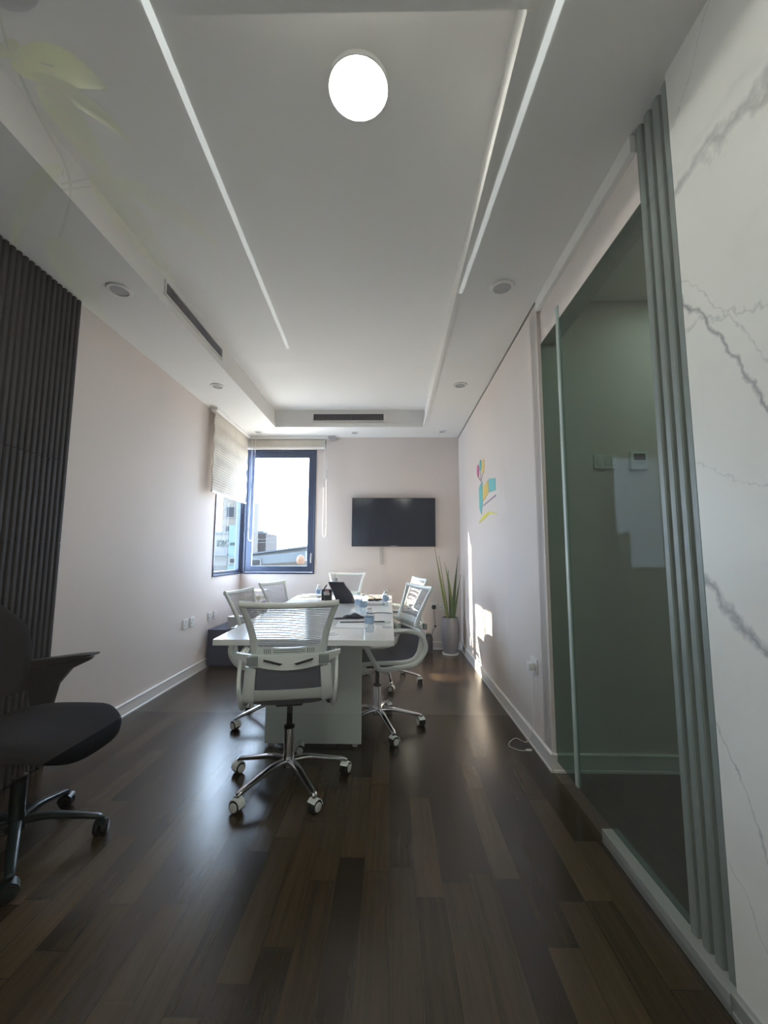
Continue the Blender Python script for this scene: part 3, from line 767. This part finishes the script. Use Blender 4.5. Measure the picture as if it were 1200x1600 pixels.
# ---------------------------------------------------------------- things on the table
TZ = .750
def bottle(x, y, h, label):
    t = thing('water_bottle', label, 'bottle', (x, y, TZ), 0, 'small water bottles on the table')
    r = .029; b = nb()
    lathe(b, [(.020, 0), (r * .95, .003), (r, .012), (r, h * .30), (r * .90, h * .34), (r, h * .38), (r, h * .66), (r * .85, h * .76), (.013, h * .88), (.012, h * .93)], 24); obj('body', b, 'bottle', t, smooth=60)
    b = nb(); tb = bmesh.new(); n = 24; A = [tb.verts.new((r * 1.01 * math.cos(2 * PI * i / n), r * 1.01 * math.sin(2 * PI * i / n), h * .36)) for i in range(n)]; B_ = [tb.verts.new((v.co.x, v.co.y, h * .62)) for v in A]
    for i in range(n): tb.faces.new((A[i], A[(i + 1) % n], B_[(i + 1) % n], B_[i]))
    b.free(); obj('label_band', tb, 'blue_label', t, smooth=60)
    b = nb(); lathe(b, [(.0145, h * .92), (.0145, h * .99), (.012, h)], 18); obj('cap', b, 'white_plastic', t, smooth=40)
bottle(-.127, 2.475, .145, 'clear water bottle with blue label nearest the front edge of the table')
bottle(-.262, 3.36, .155, 'water bottle with blue label beside the black cloth, left of a close pair')
bottle(-.212, 3.20, .155, 'water bottle with pale green cap, right of a close pair')
bottle(-.045, 3.66, .150, 'water bottle with blue label at the right edge of the table')
bottle(-.745, 4.28, .150, 'white capped bottle left of the black pen box')
# black bag leaning over
t = thing('laptop_bag', 'dark navy soft bag lying on the far half of the table', 'bag', (-.44, 3.98, TZ + .0015))
b = nb(); R0 = []; n = 12
for i in range(n + 1):
    k = i / n; z = .195 * k; sh = -.115 * k; w0, w1 = -.070 + sh * .8, .095 + sh * .75 - .01 * k + .012 * math.sin(k * 5); d = .075 * (1 - .55 * k) + .004; ring = []
    for j in range(24):
        a = 2 * PI * j / 24; ca, sa = math.cos(a), math.sin(a); e = .5
        ring.append(b.verts.new(((w0 + w1) / 2 + (w1 - w0) / 2 * math.copysign(abs(ca) ** e, ca), d * math.copysign(abs(sa) ** e, sa) + .006 * math.sin(9 * k + 3 * ca), z)))
    R0.append(ring)
for a, c in zip(R0, R0[1:]):
    for j in range(24): b.faces.new((a[j], a[(j + 1) % 24], c[(j + 1) % 24], c[j]))
b.faces.new(R0[0]); b.faces.new(list(reversed(R0[-1])))
obj('body', b, 'navy', t, smooth=60)
b = nb(); sweep(b, catmull([(-.17, -.045, .17), (-.20, -.075, .10), (-.17, -.085, .02), (-.10, -.088, .012)], 6), .006, n=8); obj('strap', b, 'navy', t, smooth=60)
t2 = nb(); lathe(t2, [(.004, 0), (.030, .004), (.022, .02), (.030, .03), (.012, .05), (.016, .055), (.004, .078)], 9)
for v in t2.verts: v.co += Vector((random.uniform(-.006, .006), random.uniform(-.006, .006), 0))
o = obj('tissue', t2, 'paper'); o.location = (-.535, 3.98, TZ + .194); tag(o, 'crumpled white tissue on top of the dark bag', 'tissue')
# pen box
t = thing('pen_box', 'small black open box of pens and cards left of the bag', 'box', (-.65, 4.22, TZ))
b = nb(); box(b, -.05, .05, -.035, .035, 0, .004); box(b, -.05, -.046, -.035, .035, 0, .105); box(b, .046, .05, -.035, .035, 0, .105); box(b, -.046, .046, .031, .035, 0, .105); box(b, -.046, .046, -.035, -.031, 0, .05); obj('box_body', b, 'black', t)
b = nb(); box(b, -.035, -.005, -.025, -.02, .004, .085); box(b, .0, .03, -.02, -.016, .004, .075); obj('cards', b, 'paper', t)
b = nb(); box(b, -.02, .02, -.010, -.005, .004, .098); obj('pink_card', b, 'pink', t)
# black cloth pouch
t = thing('cloth_pouch', 'crumpled black cloth pouch in the middle of the table', 'pouch', (-.27, 3.02, TZ + .001), math.radians(12))
b = nb(); bmesh.ops.create_uvsphere(b, u_segments=24, v_segments=12, radius=1)
for v in b.verts:
    x, y, z = v.co; zz = max(z, 0) * .030 * (1 - .4 * x * x) * (1 + .25 * math.sin(7 * x + 2 * y)); v.co = Vector((x * .085, y * .05 * (1 + .2 * math.sin(5 * x)), zz))
obj('body', b, 'navy', t, smooth=60)
b = nb(); bmesh.ops.create_uvsphere(b, u_segments=18, v_segments=10, radius=1)
for v in b.verts: v.co = Vector((v.co.x * .04 - .105, v.co.y * .03 - .02, max(v.co.z, 0) * .010))
obj('flap', b, 'navy', t, smooth=60)
# sheets, notebook, pen, cable
def flat(name, x0, x1, y0, y1, h, m, label, cat, z=TZ, rz=0., bev=0.001):
    b = nb(); box(b, -(x1 - x0) / 2, (x1 - x0) / 2, -(y1 - y0) / 2, (y1 - y0) / 2, .0006, h, bev)
    o = obj(name, b, m); o.location = ((x0 + x1) / 2, (y0 + y1) / 2, z); o.rotation_euler = (0, 0, rz); return tag(o, label, cat)
flat('paper_sheet', -.355, -.145, 2.60, 2.89, .0025, 'paper', 'white paper sheet lying under the pen on the near table', 'paper')
flat('glass_coaster', -.10, .0, 2.80, 2.90, .004, 'table_leg', 'pale square coaster near the right table edge', 'coaster')
flat('paper_stack', -.98, -.80, 4.40, 4.66, .016, 'paper', 'stack of white papers at the far left table corner', 'papers', rz=.1)
flat('notebook', -.90, -.76, 4.42, 4.62, .010, 'silver', 'dark grey notebook lying on the white paper stack', 'notebook', z=TZ + .016, rz=.15)
flat('tray', -.235, -.055, 3.78, 4.02, .020, 'paper', 'flat white tray under the tangled cables', 'tray')
flat('folder', -.23, -.05, 4.18, 4.42, .035, 'cream', 'cream folder pile at the far right of the table', 'folders')
b = nb(); sweep(b, [(-.15, 0, .007), (.12, .03, .007), (.148, .033, .007)], .004, n=10); o = obj('pen', b, 'black', smooth=40); o.location = (-.19, 2.79, TZ + .0005); tag(o, 'thin dark pen lying by the near bottle', 'pen')
b = nb(); P = []
for i in range(60):
    a = i * .42; P.append((.075 * math.cos(a) * (1 - i / 150) + .01 * math.sin(i), .05 * math.sin(a * 1.1) + .01 * math.cos(i * 2.), .008 + .012 * abs(math.sin(i * .35)) + (.045 * math.sin((i - 30) / 12 * PI) if 30 < i < 42 else 0)))
sweep(b, catmull(P, 3), .003, n=6); o = obj('cable_tangle', b, 'black', smooth=60); o.location = (-.145, 3.90, TZ + .021); tag(o, 'tangled black cable heaped on the white tray', 'cable')
b = nb(); sweep(b, catmull([(.008, 3.25, .7545), (-.08, 3.28, .7545), (-.16, 3.24, .7545), (-.20, 3.30, .7545)], 6), .003, n=6); o = obj('table_cable', b, 'black', smooth=60); tag(o, 'thin black cable running over the right table edge', 'cable')
b = nb(); lathe(b, [(.022, 0), (.028, .07), (.028, .072), (.020, .074)], 18); o = obj('paper_cup', b, 'paper', smooth=50); o.location = (-.06, 4.08, TZ + .0005); tag(o, 'small white cup near the far right table corner', 'cup')

# ---------------------------------------------------------------- low cabinet in the left corner and what stands on it
t = thing('low_cabinet', 'low dark blue cabinet against the left wall under the window', 'cabinet', (-1.78, 4.90, 0))
b = nb(); box(b, -.19, .19, -.42, .42, .03, .40, .003); obj('body', b, 'dark_blue', t)
b = nb(); box(b, .192, .204, -.41, -.005, .045, .385, .002); d = obj('door', b, 'dark_blue', t)
b = nb(); box(b, .205, .215, -.05, -.035, .18, .28, .002); obj('handle', b, 'silver', d)
b = nb(); box(b, .192, .204, .005, .41, .045, .385, .002); d = obj('door', b, 'dark_blue', t)
b = nb(); box(b, .205, .215, .035, .05, .18, .28, .002); obj('handle', b, 'silver', d)
b = nb(); box(b, -.17, .17, -.40, .40, 0, .03); obj('plinth', b, 'black', t)
t = thing('cardboard_box', 'small grey box at the near end of the dark cabinet', 'box', (-1.67, 4.56, .401))
b = nb(); box(b, -.095, .095, -.07, .07, 0, .125, .004); obj('body', b, 'silver', t)
b = nb(); box(b, -.098, .098, -.073, .073, .122, .135, .003); obj('lid', b, 'cream', t)
t = thing('desk_rack', 'white two-tier desk rack in the corner below the windows', 'rack', (-1.66, 4.98, .401))
b = nb()
for z in (.0, .18, .375): box(b, -.15, .15, -.14, .14, z, z + .008)
for x in (-.146, .138):
    for y in (-.14, .13): box(b, x, x + .008, y, y + .01, 0, .38)
obj('frame', b, 'blindrail', t)
zs = {0: .0085, 1: .1885}
for tier, seq in ((0, ('purple', 'cream', 'pink', 'paper')), (1, ('pink', 'purple', 'paper', 'cream'))):
    z = .401 + zs[tier]
    for k, m in enumerate(seq):
        h = .026 + .006 * ((k + tier) % 2)
        b = nb(); box(b, -.115, .115, -.11, .11, 0.0003, h - .0003, .002); o = obj('file_box', b, m); o.location = (-1.655 + .006 * (k % 2), 4.975, z)
        tag(o, '%s flat file box, %s in the %s tier of the corner rack' % ({'purple': 'purple', 'cream': 'cream', 'pink': 'pink', 'paper': 'white'}[m], ('lowest', 'second', 'third', 'topmost')[k], ('lower', 'upper')[tier]), 'file box', 'file boxes in the corner rack'); z += h

# ---------------------------------------------------------------- television
t = thing('television', 'large black flat television mounted on the back wall', 'television', (.035, DB - .045, 1.642))
b = nb(); box(b, -.552, .552, -.022, .016, -.322, .322, .004); obj('bezel', b, 'tvframe', t)
b = nb(); box(b, -.541, .541, -.0245, -.0222, -.305, .312); obj('screen', b, 'tv', t)
b = nb(); box(b, -.04, .04, -.0245, -.0222, -.317, -.310); obj('logo_strip', b, 'silver', t)
b = nb(); box(b, -.30, .30, .016, .045, -.22, .22); obj('wall_mount', b, 'black', t)
b = nb(); box(b, -.145, -.136, DB - .010, DB, 1.09, 1.322); box(b, -.137, -.105, DB - .010, DB, 1.088, 1.098); box(b, -.110, -.104, DB - .010, DB, 1.098, 1.322); o = obj('cable_cover', b, 'silver'); tag(o, 'thin grey cable cover below the television', 'cable cover')

# ---------------------------------------------------------------- plant in the corner
PX, PY = .735, 5.19
t = thing('potted_snake_plant', 'tall snake plant in a grey ceramic pot in the right corner', 'plant', (PX, PY, 0))
b = nb(); lathe(b, [(.078, .02), (.092, .06), (.113, .20), (.118, .29), (.110, .38), (.098, .435), (.098, .445), (.088, .445), (.086, .42), (.086, .415)], 36); obj('pot', b, 'pot', t, smooth=50)
b = nb(); lathe(b, [(.085, 0), (.100, .004), (.104, .022), (.098, .022), (.090, .016)], 36); obj('saucer', b, 'white_plastic', t, smooth=50)
b = nb(); lathe(b, [(.085, .405), (.085, .425), (.02, .43)], 24); obj('soil', b, 'soil', t, smooth=50)
def leaf(px, py, dx, dy, L, wdt, m, bend=.0, tw=0.):
    b = nb(); n = 14; R0 = []
    for i in range(n + 1):
        k = i / n; wd = wdt * (.55 + .9 * math.sin(PI * min(1, k * 1.05) ** .8) * .55) * (1 - k ** 5); a = tw + k * .8
        c = Vector((px + dx * k + bend * k * k, py + dy * k, .42 + L * k)); s = Vector((math.cos(a), math.sin(a), 0)); nn = Vector((-s.y, s.x, 0)); wd = max(wd, .001)
        R0.append([b.verts.new(c - s * wd), b.verts.new(c + nn * wd * .35 - nn * .003), b.verts.new(c + s * wd), b.verts.new(c + nn * wd * .35 + nn * .003)])
    for a_, c_ in zip(R0, R0[1:]):
        for j in range(4): b.faces.new((a_[j], a_[(j + 1) % 4], c_[(j + 1) % 4], c_[j]))
    b.faces.new(R0[0]); b.faces.new(list(reversed(R0[-1]))); return obj('leaf', b, m, t, smooth=60)
leaf(-.03, 0, -.155, .0, .90, .018, 'leafedge', 0, .3); leaf(-.01, .02, -.10, -.02, .78, .017, 'leafedge', -.02, 1.0)
leaf(.03, .0, .06, .0, .78, .022, 'leaf', .02, .2); leaf(.0, -.02, -.02, -.02, .60, .020, 'leaf', .0, .7)
leaf(.02, .02, .02, .0, .70, .020, 'leafedge', -.10, 0.); leaf(.045, -.01, .07, -.05, .55, .022, 'leaf', .02, .5)
leaf(-.03, .03, -.11, .04, .66, .016, 'leaf', .0, 1.4); leaf(.01, -.03, .03, -.03, .36, .024, 'leaf', .0, .2)
leaf(-.04, -.01, -.06, -.04, .40, .017, 'leafedge', .0, .9)

# speaker-like canister and its lead
t = thing('canister', 'small dark rounded canister on the floor beside the plant pot', 'canister', (.46, 5.28, 0))
b = nb(); lathe(b, [(.045, 0), (.060, .008), (.067, .03), (.068, .17), (.062, .20), (.046, .214), (.02, .216)], 28); obj('body', b, mat('dark_blue_black_shell', (.018, .019, .035), .5, noise=.2, nscale=90), t, smooth=60)
b = nb(); tb = bmesh.new(); sweep(tb, catmull([(-.05, 0, .205), (-.03, 0, .228), (.03, 0, .228), (.05, 0, .205)], 5), .004, n=8); b.free(); obj('handle', tb, 'black', t, smooth=60)
b = nb(); sweep(b, catmull([(.520, 5.335, .20), (.55, 5.38, .26), (.575, 5.40, .30), (.565, 5.41, .42), (.560, 5.425, .52)], 6), .003, n=6); lathe(b, [(.014, 0), (.014, .02)], 10, loc=(.575, 5.40, .29)); o = obj('power_lead', b, 'black', smooth=60); tag(o, 'thin black lead hanging from the back wall socket to the canister', 'cable')

# ---------------------------------------------------------------- sockets and switches
def plate(loc, axis, sgn, label, holes=1, cat='socket', wdt=.086, group=None, plug=False, m='white_plastic'):
    t = thing('wall_socket' if cat == 'socket' else 'wall_switch', label, cat, loc, 0, group)
    def B(bm, a0, a1, d0, d1, z0, z1, bev=.002):
        d0, d1 = sorted((d0 * sgn, d1 * sgn))
        if axis == 'x': box(bm, d0, d1, a0, a1, z0, z1, bev)
        else: box(bm, a0, a1, d0, d1, z0, z1, bev)
    b = nb(); B(b, -wdt / 2, wdt / 2, 0, .009, -.043, .043); obj('plate', b, m, t)
    if cat == 'socket':
        b = nb(); B(b, -wdt / 2 + .012, -wdt / 2 + .016, .009, .0095, -.02, .0, 0); B(b, -.004, .004, .009, .0095, .010, .020, 0); B(b, -.018, -.010, .009, .0095, -.018, -.012, 0); B(b, .010, .018, .009, .0095, -.018, -.012, 0); obj('pin_holes', b, 'black', t)
    else:
        for k in range(holes):
            c = wdt * ((k + .5) / holes - .5); b = nb(); B(b, c - .012, c + .012, .009, .013, -.022, .022); obj('rocker', b, m, t)
    if plug:
        b = nb(); B(b, -.024, .024, .009, .045, -.03, .02, .006); obj('plug', b, plug, t)
    return t
g = 'white wall plates low on the left wall'
plate((XL, 4.02, .535), 'x', 1, 'white low wall plate on the left wall, farthest left of the four', group=g)
plate((XL, 4.16, .535), 'x', 1, 'white low wall plate on the left wall, second from the left', group=g)
plate((XL, 4.56, .530), 'x', 1, 'white low wall plate on the left wall, third from the left', group=g)
plate((XL, 4.70, .530), 'x', 1, 'white low wall plate on the left wall, closest to the corner cabinet', group=g)
plate((.560, DB, .545), 'y', -1, 'white socket on the back wall holding a black plug', plug='black')
plate((.675, DB, .545), 'y', -1, 'empty white socket on the back wall just left of the plant leaves')
plate((XR, 2.70, .515), 'x', -1, 'white socket with a white charger plugged in on the right wall', plug='white_plastic', wdt=.12)
plate((1.296, DC, 1.77), 'y', -1, 'wide white switch plate seen through the tinted glass door', 3, 'switch', .135)
t = thing('thermostat', 'white thermostat with dark display seen through the tinted glass door', 'thermostat', (1.49, DC, 1.775))
b = nb(); box(b, -.05, .05, -.02, 0, -.055, .055, .004); obj('body', b, 'white_plastic', t)
b = nb(); box(b, -.032, .036, -.0215, -.020, .0, .040); obj('display', b, mat('dark_display', (.03, .035, .06), .2), t)
b = nb(); box(b, -.034, .036, -.0215, -.020, -.016, -.012); box(b, -.034, .036, -.0215, -.020, -.024, -.021); obj('buttons', b, 'silver', t)
# white charging cable on the floor
b = nb(); sweep(b, catmull([(.893, 2.665, .475), (.896, 2.68, .30), (.890, 2.72, .10), (.875, 2.80, .006), (.83, 2.86, .004), (.77, 2.80, .004), (.755, 2.74, .004), (.80, 2.69, .004), (.845, 2.69, .004)], 8), .0022, n=6)
box(b, .840, .875, 2.682, 2.698, .001, .010, .002); o = obj('charging_cable', b, 'white_plastic', smooth=60); tag(o, 'thin white charging cable coiled on the floor by the right wall', 'cable')

# ---------------------------------------------------------------- colourful logo on the right wall
t = thing('wall_logo', 'colourful balloon and panel logo stuck on the right wall', 'logo', (XR, 3.95, 1.9))
def dec(name, pts, m):
    b = nb(); prism(b, [(y - 3.95, z - 1.9) for y, z in pts], 'x', -.004, 0); return obj(name, b, m, t)
def oval(cy, cz, ry, rz, n=20): return [(cy + ry * math.cos(2 * PI * i / n), cz + rz * math.sin(2 * PI * i / n)) for i in range(n)]
dec('balloon', oval(4.24, 2.09, .050, .065), 'magenta'); dec('balloon', oval(4.12, 2.12, .045, .06), 'teal'); dec('balloon', oval(4.00, 2.09, .055, .07), 'yellow')
for y in (4.24, 4.12, 4.00):
    z0 = 2.025 if y != 4.12 else 2.06; dec('balloon_string', [(y - .004, z0), (y + .004, z0), (4.124, 1.955), (4.116, 1.955)], 'mauve')
dec('figure_bar', [(4.21, 1.90), (4.06, 1.95), (4.06, 1.72), (4.12, 1.62), (4.20, 1.68)], 'teal')
dec('left_panel', [(4.03, 1.88), (3.81, 1.91), (3.81, 1.79), (4.03, 1.74)], 'yellow')
dec('right_panel', [(3.78, 1.92), (3.55, 1.88), (3.55, 1.775), (3.78, 1.79)], 'teal')
dec('lettering_line', [(4.03, 1.705), (3.55, 1.735), (3.55, 1.722), (4.03, 1.690)], 'mauve')
dec('swoosh', [(4.26, 1.54), (4.05, 1.60), (3.80, 1.615), (3.50, 1.56), (3.80, 1.59), (4.00, 1.56)], 'lime')

# ---------------------------------------------------------------- outside
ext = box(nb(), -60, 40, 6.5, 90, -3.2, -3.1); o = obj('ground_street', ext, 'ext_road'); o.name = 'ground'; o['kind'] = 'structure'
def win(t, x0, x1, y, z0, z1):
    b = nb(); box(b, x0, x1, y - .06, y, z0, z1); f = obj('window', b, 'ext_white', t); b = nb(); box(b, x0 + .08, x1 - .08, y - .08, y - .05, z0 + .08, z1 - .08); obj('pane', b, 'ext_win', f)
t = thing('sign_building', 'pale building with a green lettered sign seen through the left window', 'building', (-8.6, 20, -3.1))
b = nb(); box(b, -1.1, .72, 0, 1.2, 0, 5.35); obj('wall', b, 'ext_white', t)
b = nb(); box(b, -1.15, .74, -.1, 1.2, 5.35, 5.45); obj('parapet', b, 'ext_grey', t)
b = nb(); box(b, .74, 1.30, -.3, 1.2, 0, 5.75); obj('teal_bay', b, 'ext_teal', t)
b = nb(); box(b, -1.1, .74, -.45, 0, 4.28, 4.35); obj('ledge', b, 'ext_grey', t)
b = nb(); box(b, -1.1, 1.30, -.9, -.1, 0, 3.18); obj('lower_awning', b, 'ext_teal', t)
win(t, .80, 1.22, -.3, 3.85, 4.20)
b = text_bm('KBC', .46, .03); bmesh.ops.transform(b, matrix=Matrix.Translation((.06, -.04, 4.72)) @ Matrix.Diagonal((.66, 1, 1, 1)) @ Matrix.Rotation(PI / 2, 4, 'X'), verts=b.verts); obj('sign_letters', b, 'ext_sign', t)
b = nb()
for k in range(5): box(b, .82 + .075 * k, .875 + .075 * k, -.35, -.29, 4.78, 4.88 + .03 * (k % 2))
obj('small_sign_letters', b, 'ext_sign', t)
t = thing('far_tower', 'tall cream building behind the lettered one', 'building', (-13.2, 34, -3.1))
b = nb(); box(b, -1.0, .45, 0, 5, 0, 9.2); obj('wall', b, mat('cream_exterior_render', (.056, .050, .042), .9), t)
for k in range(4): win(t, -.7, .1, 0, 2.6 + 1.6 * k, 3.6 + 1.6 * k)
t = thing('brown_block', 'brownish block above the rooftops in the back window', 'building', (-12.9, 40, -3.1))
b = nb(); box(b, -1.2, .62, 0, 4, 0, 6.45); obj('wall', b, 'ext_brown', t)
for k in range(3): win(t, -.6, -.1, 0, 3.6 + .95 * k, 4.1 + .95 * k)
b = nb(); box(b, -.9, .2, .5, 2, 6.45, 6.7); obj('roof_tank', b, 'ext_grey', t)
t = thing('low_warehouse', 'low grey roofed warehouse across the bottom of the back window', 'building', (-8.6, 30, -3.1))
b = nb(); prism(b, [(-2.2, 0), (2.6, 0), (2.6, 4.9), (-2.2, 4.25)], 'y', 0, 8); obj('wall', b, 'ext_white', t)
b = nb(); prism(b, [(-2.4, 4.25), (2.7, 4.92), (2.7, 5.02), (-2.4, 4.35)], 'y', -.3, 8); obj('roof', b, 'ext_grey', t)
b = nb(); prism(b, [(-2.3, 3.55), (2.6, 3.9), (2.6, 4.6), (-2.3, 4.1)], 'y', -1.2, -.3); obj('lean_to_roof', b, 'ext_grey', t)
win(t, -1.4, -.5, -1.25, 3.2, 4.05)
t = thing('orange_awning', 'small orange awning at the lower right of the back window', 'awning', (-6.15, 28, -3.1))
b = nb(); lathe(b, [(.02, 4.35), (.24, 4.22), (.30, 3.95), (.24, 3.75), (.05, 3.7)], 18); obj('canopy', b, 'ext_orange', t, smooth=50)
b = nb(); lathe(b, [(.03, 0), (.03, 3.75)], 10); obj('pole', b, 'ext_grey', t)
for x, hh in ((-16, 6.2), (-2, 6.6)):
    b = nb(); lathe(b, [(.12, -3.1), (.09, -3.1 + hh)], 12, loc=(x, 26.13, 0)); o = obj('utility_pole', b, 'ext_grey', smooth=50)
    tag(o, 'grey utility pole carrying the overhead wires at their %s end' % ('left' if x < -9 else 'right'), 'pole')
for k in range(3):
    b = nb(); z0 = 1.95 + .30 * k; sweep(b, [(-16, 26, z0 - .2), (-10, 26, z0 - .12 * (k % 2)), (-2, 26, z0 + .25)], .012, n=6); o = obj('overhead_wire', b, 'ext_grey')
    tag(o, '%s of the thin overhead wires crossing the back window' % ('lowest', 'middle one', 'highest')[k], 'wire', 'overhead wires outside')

# ---------------------------------------------------------------- leafy plant in the corridor, mirrored in the front glass
def big_leaf(c, d, L, W):
    b = nb(); d = Vector(d).normalized(); s = d.cross(Vector((0, 1, 0))).normalized(); n = 14; R0 = []
    for i in range(n + 1):
        k = i / n; wd = W * math.sin(PI * k ** .8) ** .75 + .002; p = Vector(c) + d * L * k + Vector((0, -.04 * k * k, -.05 * k * k)); y = Vector((0, 1, 0))
        R0.append([b.verts.new(p - s * wd + y * .01), b.verts.new(p - y * .001), b.verts.new(p + s * wd + y * .01), b.verts.new(p + y * .001)])
    for a_, c_ in zip(R0, R0[1:]):
        for j in range(4): b.faces.new((a_[j], a_[(j + 1) % 4], c_[(j + 1) % 4], c_[j]))
    b.faces.new(R0[0]); b.faces.new(list(reversed(R0[-1]))); return b
t = thing('hanging_plant', 'hanging yellow-green leafy plant mirrored faintly in the upper left of the glass', 'plant')
LF = mat('bright_translucent_leaf', (.60, .66, .10), .5)
_n = LF.node_tree; _o = _n.nodes['Material Output']; _t = _n.nodes.new('ShaderNodeBsdfTranslucent'); _t.inputs[0].default_value = (.74, .82, .12, 1)
_m = _n.nodes.new('ShaderNodeMixShader'); _m.inputs[0].default_value = .5; _n.links.new(_n.nodes['Principled BSDF'].outputs[0], _m.inputs[1]); _n.links.new(_t.outputs[0], _m.inputs[2]); _n.links.new(_m.outputs[0], _o.inputs[0])
LEAVES = (((-.868, 2.29), (-.672, 2.325), .055), ((-.82, 2.26), (-.609, 2.185), .018), ((-.80, 2.24), (-.640, 2.08), .028), ((-.615, 1.995), (-.392, 1.920), .020),
          ((-.66, 2.01), (-.485, 1.835), .030), ((-.73, 2.03), (-.86, 1.93), .03), ((-.74, 1.86), (-.63, 1.74), .03), ((-.85, 2.31), (-.97, 2.40), .03))
for (x0, z0), (x1, z1), W in LEAVES:
    d = Vector((x1 - x0, 0, z1 - z0)); obj('leaf', big_leaf((x0, -.45, z0 + .02), d, d.length, W), LF, t, smooth=60)
b = nb(); sweep(b, catmull([(-.93, -.41, 2.60), (-.90, -.45, 2.40), (-.82, -.46, 2.22), (-.72, -.46, 2.03), (-.74, -.46, 1.86)], 6), .003, n=6)
for (x0, z0), (x1, z1), W in LEAVES: sweep(b, [(-.78 if z0 > 2.1 else -.735, -.455, z0 + .01), (x0, -.45, z0 + .02)], .002, n=5)
obj('stem', b, 'leaf', t, smooth=60)
b = nb(); lathe(b, [(.07, 2.52), (.11, 2.55), (.125, 2.66), (.115, 2.665), (.10, 2.62)], 28, loc=(-.93, -.40, 0)); sweep(b, [(-.93, -.40, 2.64), (-.93, -.40, S)], .0012, n=5); obj('pot', b, 'pot', t, smooth=50)
